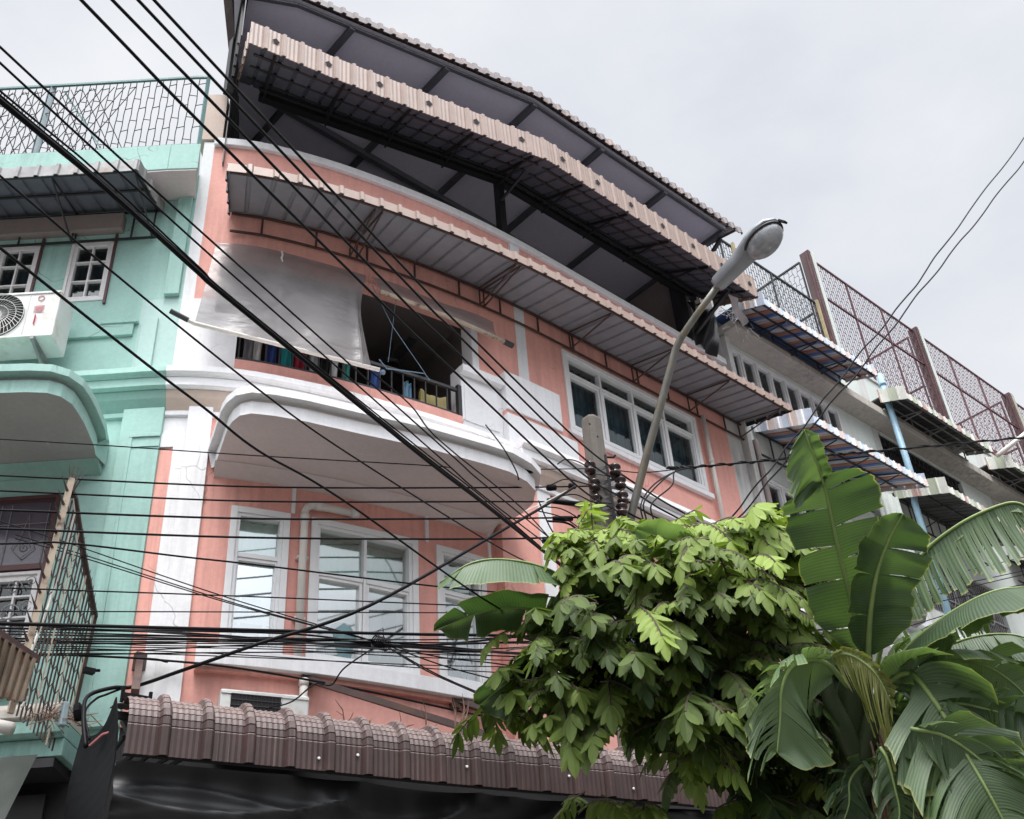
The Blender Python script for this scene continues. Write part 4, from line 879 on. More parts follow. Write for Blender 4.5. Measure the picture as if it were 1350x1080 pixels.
# ============================================================ GREY TERRACE (three houses)
gm=[M['graywall'],M['stainwhite'],M['concrete'],M['white']]
GD=-.0
def greyhouse(s0,s1,label,kind):
    t=thing('grey_terraced_house',label,'house',W((s0+s1)/2,0,0))
    w=MB()
    ops=[(s0+.3,s1-1.0,8.95,9.92),(s0+.1,s1-1.0 if kind==0 else s1-1.15,10.9,12.24)] if kind==0 else [(s0+.3,s1-1.2,8.9,9.95),(s0+.2,s1-1.15,10.85,12.26)]
    ops+=[(s0+.4,s1-.6,.1,3.3),(s0+.5,s1-.8,5.4,7.0)]
    wallgrid2(w,s0,s1-.003,0,13.55,ops,[s0+.28],[8.4,12.6],d1=GD,mfun=lambda s,z:1 if s<s0+.28 else 0); w.build('wall',gm,t)
    b=MB(); a,c=W(s0,-.21),W(s1,-.21); b.box(a[0]+.01,a[0]+.15,a[1]+.01,15,0,13.3); 
    for z in (4.4,8.2,12.45,13.3): b.box(a[0]+.16,c[0]-.01,a[1]+.01,15,z-.1,z)
    b.box(a[0]+.16,c[0]-.01,15.01,15.1,0,13.3); b.box(c[0]-.1,c[0]-.01,15.2,15.3,0,1)
    fixn(b.build('inner_structure',M['room'],t))
    q=MB(); q.cbox(s0+.0,s1-.004,12.30,12.46,.001,.34); fixn(q.build('ledge',M['concrete'],t,bevel=.012))
    q=MB(); q.cbox(s0,s1-.004,8.28,8.42,.001,.22); q.cbox(s0,s1-.004,8.05,8.12,.001,.12); q.cbox(s0,s1-.004,7.60,7.68,.001,.3);q.cbox(s0,s1-.004,5.1,5.2,.001,.3); fixn(q.build('cornice',M['white'],t,bevel=.01))
    q=MB(); q.cbox(s0,s1-.004,13.55,13.62,-.24,.03); fixn(q.build('parapet_cap',M['stainwhite'],t,bevel=.01))
    return t,ops
g1,_=greyhouse(8.30,12.40,'grey white terraced house with blue, orange and white striped awnings, right beside the pink house',0)
window(g1,8.42,11.38,10.92,12.22,8,None,g1='glass_dark',behind='curtain_grey',bd=-.18,fw=.05,sash=.028,trim=0)
window(g1,8.62,11.38,8.97,9.90,6,None,g1='glass_dark',behind='curtain_grey',bd=-.18,fw=.05,sash=.03,trim=0)
window(g1,8.85,11.6,5.42,6.98,4,None,g1='glass_dark',behind='curtain_grey',trim=0)
g2,o2=greyhouse(12.40,16.50,'second grey green terraced house with louvred openings, under tall maroon roof fencing',1)
g3,o3=greyhouse(16.50,20.60,'farthest grey green terraced house in view, past the second one, at the right border',2)
g4,o4=greyhouse(20.60,24.70,'last terraced house of the row, mostly outside the frame at the right',2)
# dark louvred / grilled openings of the second and third house
for t,ops in ((g2,o2),(g3,o3),(g4,o4)):
    for k,o in enumerate(ops[:2]):
        q=MB(); q.cbox(o[0],o[1],o[2],o[3],-.16,-.12); fixn(q.build('opening_backing',M['darkgap'],t))
        q=MB(); s=o[0]+.02
        while s<o[1]-.01: q.bar(W(s,-.05,o[2]),W(s,-.05,o[3]),.016,.02); s+=.07
        for z in np.linspace(o[2]+.03,o[3]-.03,4): q.bar(W(o[0],-.035,z),W(o[1],-.035,z),.03,.03)
        if k==0:
            for s in np.arange(o[0]+.3,o[1]-.2,.42):
                c=(o[2]+o[3])/2; q.tube([W(s+.18*math.cos(a),-.02,c+.28*math.sin(a)) for a in np.linspace(0,6.28,17)],.012,4)
        else:
            for s in np.arange(o[0],o[1]-.1,.14): q.bar(W(s,-.03,o[3]-.24),W(s+.10,-.03,o[3]-.04),.02); q.bar(W(s+.10,-.03,o[3]-.24),W(s,-.03,o[3]-.04),.02)
        q.build('grille',M['galv'] if k==0 else M['dark'],t)
# stained return beside the pink house, tarp stub on the ledge
q=MB(); q.cbox(8.31,8.42,8.5,12.28,.002,.10); fixn(q.build('drain_pier',M['stainwhite'],g1))
q=MB(); q.tube([W(8.50,.10,10.4),W(8.52,.10,4.0)],.045,8); q.build('downpipe',M['darkwall'],g1,smooth=True)
q=MB(); q.tube([W(12.44,.42,13.2),W(12.44,.42,11.0),W(12.42,.34,10.6),W(12.42,.30,6.0)],.055,10); q.tube([W(12.44,.42,12.95),W(12.44,.42,13.02)],.065,10); tag(q.build('drainpipe',M['bluepipe'],smooth=True),'light blue drainpipe running down between the first and second terraced house','pipe')
q=MB(); q.tube([W(15.7,.7,12.6),W(16.6,1.1,13.3),W(18.0,1.3,14.3)],.045,8); tag(q.build('drainpipe',M['pvc'],smooth=True),'pale pipe slanting up in front of the maroon wall at the right border','pipe')
# striped awnings
def saw(name,label,s0,s1,dw,zw,df,zf,fh,st,un,grp,br,nr,uv,sf=None,fr='dark',barz=None):
    t=thing(name,label,'awning',W((s0+s1)/2,dw,zw),grp)
    awning(t,s0,s1,dw,zw,df,zf,fh,nr,st,un,fr,braces=br,uvl=uv,ribamp=.018,sf=sf,barz=barz); return t
saw('striped_awning','blue, orange and white striped awning above the long row of small top windows',8.27,11.22,.36,12.52,.92,12.30,.14,'stripe_blue_out','stripe_blue','blue, orange and white awnings',(8.9,9.7,10.5),20,2.95,sf=.26,barz=12.40)
saw('striped_awning','blue, orange and white striped awning behind the tip of the upright banana leaf',8.62,11.55,.04,10.62,1.02,10.24,.14,'stripe_blue_out','stripe_blue','blue, orange and white awnings',(9.3,10.1,10.9),20,2.93,sf=.26,barz=10.25)
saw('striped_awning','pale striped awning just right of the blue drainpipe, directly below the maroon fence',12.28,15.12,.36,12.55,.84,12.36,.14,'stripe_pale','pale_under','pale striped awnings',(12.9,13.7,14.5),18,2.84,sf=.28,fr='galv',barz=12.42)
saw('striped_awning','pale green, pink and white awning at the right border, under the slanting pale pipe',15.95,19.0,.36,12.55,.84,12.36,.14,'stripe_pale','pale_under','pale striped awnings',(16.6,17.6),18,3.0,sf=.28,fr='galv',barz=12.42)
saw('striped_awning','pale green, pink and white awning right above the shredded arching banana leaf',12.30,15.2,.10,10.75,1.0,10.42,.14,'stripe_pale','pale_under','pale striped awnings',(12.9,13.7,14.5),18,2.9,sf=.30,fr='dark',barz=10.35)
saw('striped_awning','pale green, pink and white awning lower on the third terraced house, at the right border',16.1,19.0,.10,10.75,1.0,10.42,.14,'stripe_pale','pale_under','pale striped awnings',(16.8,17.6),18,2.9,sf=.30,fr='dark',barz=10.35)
q=MB(); q.cbox(11.62,12.28,9.9,10.9,.04,.10)
A_=lambda u:W(11.60+.7*u,.12,9.55); B_=lambda u:W(11.60+.7*u,.12,10.75)
q=ribbed(A_,B_,4,.03,nout); t=q.build('metal_sheet',M['graywall'],solid=.01); tag(t,'pale ribbed metal sheet standing beside the light blue pipe under the lower striped awning','sheet')
# roof fences
def rfence(label,s0,s1,z0,z1,d,wire,dx=.075,dz=.10,mid=None,grp='roof fences of the terrace',post=True,extra=True,fr=None,r=.0065):
    t=thing('roof_fence',label,'fence',W(s0,d,z0),grp)
    q=MB(); lattice(q,s0,s1,z0,z1,d,dx,dz,r,.06); q.build('mesh_panel',M[wire],t)
    q=MB()
    for z in [z0,z1]+([mid] if mid else []): q.bar(W(s0,d,z),W(s1,d,z),.035,.035)
    for s in np.linspace(s0,s1,4)[1:-1]: q.bar(W(s,d,z0),W(s,d,z1),.03,.03)
    q.build('rail',M[fr or wire],t); return t
def cage(label,s,z0,z1,d0,d1,wire,mid):
    t=thing('roof_fence',label,'fence',W(s,d0,z0),'roof fences of the terrace'); x0=W(s,0)[0]
    P=lambda a,z:np.array([x0,7.5+a,z])
    q=MB(); lattice(q,d0,d1,z0,z1,0,.10,.11,.006,.13,P=P); q.build('mesh_panel',M[wire],t)
    q=MB()
    for z in (z1,mid): q.bar(P(d0,z),P(d1,z),.035,.035)
    for a in np.linspace(d0,d1,5): q.bar(P(a,z0),P(a,z1),.03,.03)
    q.build('rail',M[wire],t)
M['darkpost']=paint('sooty_maroon_post',(.11,.075,.075),amt=.7,dirt=(.03,.02,.02),var=.3,grime=.5)
def rpost(label,s,mat,z1=16.72,side='maroon'):
    t=thing('roof_post',label,'post',W(s,-.3,13.6),'tall posts of the roof fences'); x=W(s,0)[0]; y=7.8
    q=MB(); q.box(x-.085,x+.085,y-.09,y+.12,13.62,z1); fixn(q.build('shaft',M['darkpost'],t,bevel=.008)); q=MB(); q.box(x-.02,x+.088,y-.105,y-.092,13.62,z1-.02); q.box(x+.086,x+.10,y-.10,y+.12,13.62,z1-.02); fixn(q.build('facing',M[mat],t))
    q=MB(); 
    for dx in (-.10,.10): q.bar((x+dx,y-.05,13.62),(x+dx,y-.05,z1-.05),.03,.03)
    if side: q.build('angle_iron',M['wiremaroon'],t)
rfence('low black roof fence with yellow posts left of the first tall post',8.0,12.36,13.64,15.30,-.30,'fencewire',dx=.08,dz=.11,mid=None)
t=thing('yellow_fence_post','faded yellow steel posts of the low black roof fence','post',W(9.9,-.25,13.6)); q=MB()
q.bar(W(9.75,-.24,13.62),W(9.75,-.24,15.32),.05,.05); q.bar(W(12.25,-.24,13.62),W(12.25,-.24,15.30),.05,.05); q.bar(W(8.0,-.24,13.66),W(12.3,-.24,13.66),.05,.04); q.build('shaft',M['wireyellow'],t)
rpost('grey white concrete post between the low black fence and the maroon fence',12.52,'graywall')
rpost('maroon and cream post in the middle of the maroon fence',16.45,'graywall')
rpost('mossy cream post at the right end of the maroon fence',20.50,'postgreen')
rfence('tall maroon lattice roof fence between the first and second tall post',12.62,16.36,13.64,16.66,-.32,'wiremaroon',mid=15.72,dx=.085,dz=.13)
rfence('tall maroon lattice roof fence between the second and third tall post',16.56,20.40,13.64,16.66,-.32,'wiremaroon',mid=15.72,dx=.085,dz=.13)
rfence('tall lattice roof fence at the right border past the mossy post',20.62,24.4,13.64,16.66,-.32,'wiremaroon',mid=15.72,dx=.1,dz=.15)
cage('maroon lattice fence running back from the first tall roof post',12.52,13.7,16.62,.5,4.8,'fencewire',15.3)
cage('maroon lattice fence running back from the middle roof post',16.45,13.7,16.62,.5,4.8,'wiremaroon',15.3)
cage('maroon lattice fence running back from the mossy roof post',20.50,13.7,16.62,.5,4.8,'wiremaroon',15.3)
q=MB(); P=lambda a,z:np.array([a,12.2,z]); lattice(q,16.0,28,13.7,15.6,0,.12,.12,.007,.13,P=P); t=q.build('back_fence',M['wiremaroon']); tag(t,'maroon lattice fence at the back of the terrace roofs, seen through the front one','fence','roof fences of the terrace')
# arched maroon wall on the third roof, scrap on the roof edge
q=MB(); n=14; vs=[]
x0=W(17.3,0)[0]
for i in range(n+1):
    a=i/n; x=x0+6.5*a; z=13.62+1.0*math.sin(math.pi*min(1,.25+a*.7)); vs+=[(x,7.95,13.6),(x,7.95,z),(x,8.1,z),(x,8.1,13.6)]
fs=[(4*i+k,4*i+4+k,4*i+4+(k+1)%4,4*i+(k+1)%4) for i in range(n) for k in range(4)]+[(0,1,2,3)]
q.add(vs,fs); t=fixn(q.build('arched_screen',paint('maroon_screen',(.22,.10,.10),var=.2))); tag(t,'low arched maroon screen on the roof of the third terraced house','screen')
q=MB(); rr=random.Random(11)
for i in range(150):
    s=8.2+rr.random()*3.9; a=W(s,-.25+rr.random()*.1,13.64+rr.random()*.35); b_=a+np.array([rr.uniform(-.12,.12),rr.uniform(-.04,.04),rr.uniform(-.05,.2)])
    q.tube([a,(a+b_)/2+np.array([.03,0,.02]),b_],.006,3)
tag(q.build('dry_creeper',M['bark']),'dry leafless creeper along the foot of the low black roof fence','creeper')
# torn cloth hanging from the end of the terrace awning
q=MB()
def rag(u,v):
    a=lerp((11.12,6.62,12.34),(11.40,6.75,12.28),u); b_=lerp((11.35,7.35,11.55),(11.62,7.4,11.5),u); return lerp(a,b_,v)+np.array([.02*math.sin(v*9),0,.02*math.sin(u*7+v*5)])
q=MB(); P1,P2=atZ(960,388,12.1),atZ(972,392,12.1); P3,P4=atY(976,430,7.1),atY(986,427,7.1)
sheet(q,lambda u,v:lerp(lerp(P1,P2,u),lerp(P3,P4,u),v)+np.array([.03*math.sin(v*8+u*2),.02*math.sin(v*5),0]),4,14); tag(q.build('hanging_rag',fabric('pale_rag',(.45,.42,.42),.9,.1),smooth=True),'pale torn cloth dangling between the beige terrace awning and the striped awning','rag')
q=MB(); H1,H2,H3,H4=atY(905,398,7.42),atY(948,415,7.38),atY(912,444,7.42),atY(940,470,7.40)
sheet(q,lambda u,v:lerp(lerp(H1,H2,u),lerp(H3,H4,u),v)+np.array([0,-.06*math.sin(u*11+v*3)-.05*math.sin(v*3),-.06*v*math.sin(u*8)]),18,14)
tag(q.build('hanging_tarpaulin',M['tarp'],smooth=True),'black tarpaulin bundled at the right end of the dark roof terrace','tarpaulin')
q=MB(); q.lathe([(0,0),(.03,.01),(.045,.05),(.03,.09),(0,.10)],atY(922.5,449,7.6),n=12); tag(q.build('light_bulb',M['alu'],smooth=True),'small white bulb near the right end of the terrace parapet','light bulb')
rr=random.Random(21); q=MB(); c=W(8.25,.30,12.40)
for i in range(40):
    a=c+np.array([rr.uniform(-.15,.5),rr.uniform(-.1,.1),rr.uniform(-.1,.12)]); q.tube([a,a+np.array([rr.uniform(-.1,.1),rr.uniform(-.1,.1),rr.uniform(-.08,.08)]),a+np.array([rr.uniform(-.2,.2),rr.uniform(-.1,.1),rr.uniform(-.15,.1)])],.006,3)
tag(q.build('crumpled_plastic',M['alu']),'torn white plastic shreds at the left corner of the concrete ledge','plastic shreds')
# turbine vents on a lower roof seen through the leaves
for k,(px,py) in enumerate(((1203,800),(1196,822))):
    q=MB(); c=atY(px,py,7.0); q.lathe([(0,0),(.14,.0),(.15,.03),(.22,.12),(.2,.24),(.1,.3),(0,.31)],c,(.2,-.5,.8),18); o=q.build('vent_cowl',M['galv'],smooth=True); tag(o,['upper round galvanised vent cowl between the banana leaves and the light blue pipe','lower round galvanised vent cowl between the banana leaves and the light blue pipe'][k],'vent','vent cowls')
# ============================================================ POLE, LAMP
PY_=6.5; KS=PY_/5.30; ptop=atY(785,548,PY_); px_,py_,pz_=ptop
pole=thing('utility_pole','weathered concrete utility pole with dark insulators, rising out of the leaves before the wide window','utility pole',(px_,py_+.07,0))
q=MB(); w0,w1=.096,.135; ch=.03
def octo(w,z): 
    return [(px_+a*w,py_+.07+b_*w,z) for a,b_ in ((-1,-.55),(-.55,-1),(.55,-1),(1,-.55),(1,.55),(.55,1),(-.55,1),(-1,.55))]
q.add(octo(w1,-.1)+octo(w0,pz_-.04)+octo(w0*.8,pz_),[tuple(range(8))[::-1]]+[(i,(i+1)%8,(i+1)%8+8,i+8) for i in range(8)]+[(i+8,(i+1)%8+8,(i+1)%8+16,i+16) for i in range(8)]+[tuple(range(16,24))])
q.build('shaft',M['pole'],pole,bevel=.004)
for k in range(2):
    q=MB(); c=atY(779,560+42*0,PY_-.09)+np.array([.05*k*2-.02,0,-.12*k]); q.lathe([(.0,0),(.014,.0),(.014,.004),(0,.004)],c,(0,-1,0),8); q.build('bolt_hole',M['darkgap'],pole)
q=MB(); c=atY(800,603,PY_-.03); q.tube([c,c+np.array([.06,-.04,.0]),c+np.array([.08,-.05,.03])],.012,6); q.build('step_bolt',M['black'],pole)
def insul(c,parent,k):
    q=MB(); q.lathe([(r*1.2,h*1.2) for r,h in [(0,-.055),(.035,-.055),(.048,-.04),(.05,-.025),(.03,-.012),(.028,.0),(.03,.012),(.05,.025),(.048,.04),(.035,.055),(0,.055)]],c,(.1,0,1),16); q.build('insulator',M['ceramic'],parent,smooth=True)
IR=[]
for k,(x,y) in enumerate(((811,620),(818,637),(821,657),(820,672))):
    c=atY(x,y,PY_-.16); IR.append(c); insul(c,pole,k)
    q=MB(); q.bar(c+np.array([-.16,.12,.0]),c+np.array([0,.0,.07]),.012,.03); q.bar(c+np.array([-.16,.12,-.03]),c+np.array([0,0,-.07]),.012,.03); q.build('bracket',M['dark'],pole)
IL=[]
for k,(x,y) in enumerate(((776,618),(782,641),(785,662),(780,682),(776,706))):
    c=atY(x,y,PY_+.05); IL.append(c)
    if k<3: insul(c+np.array([0,-.02,0]),pole,k)
q=MB(); q.bar(IR[0]+np.array([-.10,.02,.16]),IR[3]+np.array([-.10,.02,-.2]),.022,.02); q.bar(IL[0]+np.array([.07,0,.12]),IL[2]+np.array([.03,0,-.2]),.02,.02); q.build('rack',M['dark'],pole)
# street lamp on its bent arm
X_=px_+.22
lamp=thing('street_lamp','grey cobra-head street lamp on a bent galvanised arm fixed to the concrete pole','street lamp',(X_,py_+.1,0))
P0=atX(832,680,X_); AP=[P0+np.array([0,.12,-.5]),P0,atX(850,610,X_),atX(868,545,X_),atX(886,478,X_),atX(890,462,X_),atX(897,447,X_),atX(908,430,X_),atX(920,413,X_),atX(948,375,X_)]
q=MB(); q.tube(AP,[.043]*4+[.039]*3+[.036]*3,12); q.build('arm',M['pipegalv'],lamp,smooth=True)
q=MB(); q.bar((px_+.05,py_+.0,P0[2]-.25),(X_+.03,py_+.03,P0[2]-.25),.10,.03); q.bar((px_+.05,py_+.1,P0[2]-.05),(X_+.03,py_+.1,P0[2]-.05),.12,.04); q.build('clamp',M['dark'],lamp)
a0=atX(944,377,X_); a1=atX(1018,299,X_); ax=a1-a0; L=np.linalg.norm(ax); ax/=L; sx=np.array([1.,0,0]); dn=np.cross(ax,sx); dn=dn if dn[2]<0 else -dn
q=MB(); st=[(a,b_*1.0,c_*1.05,d_*1.05) for a,b_,c_,d_ in [(0,.055,.05,.05),(.05,.075,.06,.06),(.40,.085,.075,.075),(.55,.12,.08,.075),(.68,.15,.085,.05),(.85,.165,.08,.03),(1.0,.14,.06,.02),(1.1,.05,.03,.01)]]
vs=[]
for f_,wd,hu,hd in st:
    c=a0+ax*L*f_; 
    for k in range(12):
        a=2*math.pi*k/12; cx=math.cos(a); sz=math.sin(a); sg=lambda v,e=(.28 if f_<.45 else .7):(abs(v)**e)*(1 if v>0 else -1)
        vs.append(c+sx*wd*sg(cx)-dn*(hu*sg(sz) if sz>0 else hd*sg(sz)))
n=len(st); q.add(vs,[(i*12+k,i*12+(k+1)%12,(i+1)*12+(k+1)%12,(i+1)*12+k) for i in range(n-1) for k in range(12)]+[tuple(range(12)),tuple(range((n-1)*12,n*12))])
fixn(q.build('housing',M['lampgrey'],lamp,smooth=True))
bc=a0+ax*L*.82+dn*.045
q=MB(); vs=[];NA=24
for h,r in ((0,1.),(.03,1.0),(.06,.93),(.085,.78),(.10,.55),(.108,.28),(.11,.02)):
    for k in range(NA): a=2*math.pi*k/NA; vs.append(bc+dn*h*1.35+ax*.215*r*math.cos(a)+sx*.15*r*math.sin(a))
q.add(vs,[(i*NA+k,i*NA+(k+1)%NA,(i+1)*NA+(k+1)%NA,(i+1)*NA+k) for i in range(6) for k in range(NA)])
def bowl():
    m,n,p,o=newmat('frosted_glass_bowl'); p.inputs['Base Color'].default_value=(.30,.31,.33,1); p.inputs['Roughness'].default_value=.18; p.inputs['Specular IOR Level'].default_value=.6
    v=coords(n); f=noise(n,7,v,5); n.links.new(ramp(n,f,(.35,(.16,.165,.175)),(.65,(.36,.37,.39))),p.inputs['Base Color']); return m
fixn(q.build('glass_bowl',bowl(),lamp,smooth=True))
q=MB(); q.tube([bc+ax*.225*math.cos(a)+sx*.16*math.sin(a) for a in np.linspace(0,2*math.pi,33)],.014,6); q.build('rim',M['dark'],lamp,smooth=True)
q=MB(); q.bar(bc+ax*.24-dn*.03,bc+ax*.28+dn*.06,.045,.02); q.build('latch',M['black'],lamp)
# ============================================================ WIRES
def spline(P,k=6):
    P=[np.array(p,float) for p in P]; 
    if len(P)==2: return [lerp(P[0],P[1],i/k) for i in range(k+1)]
    Q=[2*P[0]-P[1]]+P+[2*P[-1]-P[-2]]; out=[]
    for i in range(1,len(Q)-2):
        for j in range(k):
            t=j/k; a,b_,c,d=Q[i-1],Q[i],Q[i+1],Q[i+2]
            out.append(.5*((2*b_)+(-a+c)*t+(2*a-5*b_+4*c-d)*t*t+(-a+3*b_-3*c+d)*t**3))
    out.append(P[-1]); return out
def cable(label,P,r,grp=None,mat='black',name='cable',n=6,twist=0):
    r=r*.92
    pts=spline(P,8); q=MB(); q.tube(pts,r,n)
    if twist:
        pp=spline(P,40); q.tube([p+np.array([0,math.cos(i*.9)*r*1.5,math.sin(i*.9)*r*1.5]) for i,p in enumerate(pp)],r*.8,4)
    return tag(q.build(name,M[mat],None,smooth=True),label,'cable',grp)
def lw(a,far_px,mids=(),ext=.35,z=None):     # level line from point a (on the pole) to a pixel far away, sagging through the mids
    b_=atZ(far_px[0],far_px[1],1.6+(a[2]-1.6)/KS if z is None else z)
    P=[a]+[onplane(x,y,a,b_) for x,y in mids]+[b_]
    P.append(b_+(b_-P[-2])/np.linalg.norm(b_-P[-2])*np.linalg.norm(b_-a)*ext); return P
r1=.0092
G1='four thick power lines high over the street'
cable('topmost thick power line, running from the top insulator up past the beige awnings',lw(IR[0],(203,0),[(760,579),(617,440),(560,382),(352,160)]),r1,G1)
cable('second thick power line from the top, tied to the second insulator of the pole',lw(IR[1],(182,0),[(760,596),(602,440),(560,399),(333,160)]),r1,G1)
cable('third thick power line from the top, tied to the third insulator of the pole',lw(IR[2],(148,0),[(760,618),(600,462),(535,400),(304,160)]),r1,G1)
cable('lowest of the four thick power lines, running to the foot of the insulators',lw(IR[3]+np.array([-.03,0,-.05]),(107,0),[(760,640),(600,491),(504,400),(262,160)]),r1,G1)
G2='power lines continuing right of the pole'
for k,(c,p) in enumerate(zip(IR,((921,688),(905,690),(890,694),(872,694)))):
    b_=atZ(p[0],p[1],c[2]); d=(b_-c)*1.; cable(['upper of','second of','third of','lowest of'][k]+' the lines slanting from the insulators into the leaves right of the pole',[c,c+d*.5+np.array([0,0,-.02]),b_,b_+d*1.2],.011,G2)
# lines coming in from the left border
E1=atY(772,748,PY_+.0); E2=atY(766,752,PY_); E3=atY(760,762,PY_); E5=atY(742,762,PY_)
G3='slanting cables entering at the left border'
cable('upper slanting cable entering at the left border above the green roof fence',lw(E1,(0,62),[(640,640),(595,600),(371,400),(260,301),(127,180)]),.0062,G3)
cable('second slanting cable entering at the left border, crossing the green roof fence',lw(E2,(0,83),[(640,656),(576,600),(349,400),(260,321),(127,200)]),.0060,G3)
pp=lw(E3,(0,133),[(640,666),(554,600),(309,400),(260,358),(127,238)])
cable('thickest slanting cable, running from the left border over the grey awning to the leaves',pp,.0145,G3)
cable('thin cable lying on the thickest slanting cable',[p for p in lw(E3,(0,120),[(640,659),(554,592),(315,400),(260,350),(127,226)])],.0055,G3)
cable('slim cable just above the thickest slanting cable over the green roof fence',lw(E3+np.array([.0,0,.02]),(0,126),[(640,663),(554,596),(420,487),(312,399),(127,233)]),.006,G3)
cable('wavy thin cable leaving the thick one under the balcony',[atY(487,488,4.9),atY(540,533,5.2),atY(566,567,5.35),atY(600,598,5.6),atY(690,672,6.1),atY(752,742,PY_)],.006,G3)
cable('violet black cable crossing the air conditioner side and the white canopy slab',lw(E5,(0,232),[(658,722),(462,600),(340,513),(150,360)]),.0064,G3)
cable('thin cable crossing the mint casement window down to the banana leaves',lw(atY(770,850,PY_-1.2),(0,327),[(659,803),(450,658),(340,594),(272,540),(193,480)]),.0062,G3)
G4='level cables from the pole to the left'
HL=[('topmost level cable, running just under the mint canopy and through a black connector',IL[0],(0,579),[(640,619),(550,613),(340,601),(133,587)],.0062),
('second level cable from the top, ending in black connectors at the pole',IL[1],(0,627),[(640,643),(340,642)],.0095),
('third level cable from the top, with a long black splice near the pole',IL[2],(0,647),[(660,661.5),(340,661)],.0095),
('fourth level cable from the top, crossing the head of the bay windows',IL[3],(0,672.5),[(659,683.5),(340,684)],.0110),
('fifth level cable from the top, crossing the bay transoms',IL[4],(0,697),[(659,710.5),(340,709)],.0110),
('level cable drooping from the spiked grille across the upper bay panes',atY(760,790,PY_-.6),(0,717),[(574,773),(340,745),(240,734),(86,716)],.0075),
('thin straight cable across the middle of the bay windows',atY(770,805,PY_-.2),(0,775),[(623,799),(340,787)],.0062),
('thin level cable a little above the dense cable bundle',atY(770,808,PY_-.2),(0,806),[(623,808),(340,807)],.0055),
('thick level cable on top of the dense bundle, over the lower bay panes',atY(770,842,PY_-.2),(0,822),[(659,838),(532,836),(340,831)],.0145),]
for l,a,f_,m_,r in HL: cable(l,lw(a,f_,m_),r,G4)
# splices and connectors
q=MB()
def along(a,f_,x0,y0,x1,y1,r): 
    b_=atZ(f_[0],f_[1],1.6+(a[2]-1.6)/KS); q.tube([onplane(x0,y0,a,b_),onplane((x0+x1)/2,(y0+y1)/2,a,b_),onplane(x1,y1,a,b_)],[r,r*1.1,r],8)
spl=[]
for lab,(i,x0,y0,x1,y1,r) in {'black connector on the topmost level cable':(0,688,620,703,620,.035),'black connector on the second level cable, further from the pole':(1,722,643,732,643,.032),'black connector on the second level cable, nearer the pole':(1,751,641,758,641,.032),'long black tape splice on the third level cable':(2,722,660,782,667,.026),'black splice on the fourth level cable':(3,730,684,754,684,.027),'small black clamp on the fourth level cable by the pole':(3,763,683,771,683,.035),'black splice on the fifth level cable':(4,716,713,745,717,.028)}.items():
    q=MB(); along(HL[i][1],HL[i][2],x0,y0,x1,y1,r); tag(q.build('cable_connector',M['black'],smooth=True),lab,'connector','cable connectors')
# dense bundle with a knot
kn=atY(502,848,7.0)
zk=kn[2]
rr=random.Random(2)
G5='thin cables of the dense bundle crossing the lower bay windows'
for i,(yl,yr) in enumerate(((828,838),(832,842),(836,852),(842,846),(845,858),(849,850),(828,862),(836,858))):
    a=atY(700,yr+6*(i%3),5.6); b_=atZ(0,yl,zk+.02*i); m1=kn+np.array([rr.uniform(-.02,.02),rr.uniform(-.02,.02),rr.uniform(-.025,.025)])
    x2,y2=250+20*i,yl+(848-yl)*(.35+.1*(i%3)); P=[a+(a-m1)*.3,a,m1,onplane(x2,y2,kn,b_),b_,b_+(b_-kn)*.4]; cable('thin black cable in the dense bundle tied at the knot before the lower bay windows',P,.0062+.003*(i%3==0),G5)
for i,(p0,p1) in enumerate((((90,716),(486,846)),((118,734),(480,848)),((118,738),(470,850)))):
    a=W(-.35,.75,0); A_=atY(p0[0],p0[1],a[1]); cable(['upper','middle','lower'][i]+' of three thin cables fanning from the spiked grille down to the knot',[A_+(A_-kn)*.25,A_,lerp(A_,kn,.5)+np.array([0,0,-.03]),kn],.0058,'cables fanning from the spiked grille')
for i,(x,y) in enumerate(((659,925),(630,915),(655,875),(690,905))):
    b_=atY(x,y,6.2-.1*i); cable(['thin cable falling steepest from the knot to the banana leaves','thin cable falling second steepest from the knot','thin cable leaving the knot almost level to the right','thin cable dropping from the knot towards the leaf tip'][i],[kn,lerp(kn,b_,.5)+np.array([0,0,-.03]),b_,b_+(b_-kn)*.3],.006,'cables leaving the knot')
q=MB()
for i in range(7):
    a=i*.9; q.tube([kn+np.array([.02*(i-3),.05*math.cos(t+a),.05*math.sin(t+a)]) for t in np.linspace(0,6.3,9)],.007,4)
q.tube([kn,kn+np.array([-.03,0,.10]),kn+np.array([.02,0,.14]),kn+np.array([.03,0,.04])],.006,4); tag(q.build('cable_knot',M['black']),'knot of black tape and wire where the dense cables meet','knot')
cable('thin cable low across the mint wall to the stay rod bracket',[W(-1.6,.5,5.35),atZ(0,862,5.42),atZ(184,868,5.40),W(.3,.12,5.40)],.011)
cable('black cable running along the foot of the bay windows to the leaves',[W(.1,.10,5.44),W(.8,.16,5.36),W(1.8,.2,5.28),W(3.0,.25,5.20),atY(700,948,6.4)],.011)
cable('thin wavy cable hanging from the knot down to the lower air conditioner',[kn,atY(455,880,7.1),atY(437,903,7.3),atY(415,902,7.4),atY(385,925,7.4),atY(352,934,7.3)],.007)
cable('thick black cable looping up from the mint ledge and rising to the pole',[atZ(113,985,4.3),atZ(110,945,4.55),atZ(116,918,4.75),atZ(148,907,4.85),atZ(178,905,4.9),atY(240,884,7.0),atY(340,849,6.6),atY(486,799,6.2),atY(659,701,6.2),atY(723,664,6.3),atY(757,642,6.4)],.016,None)
cable('thinner black cable looping beside the thick one on the mint wall',[atZ(118,975,4.35),atZ(112,940,4.6),atZ(126,922,4.75),atZ(142,915,4.82),atZ(165,906,4.88)],.009)
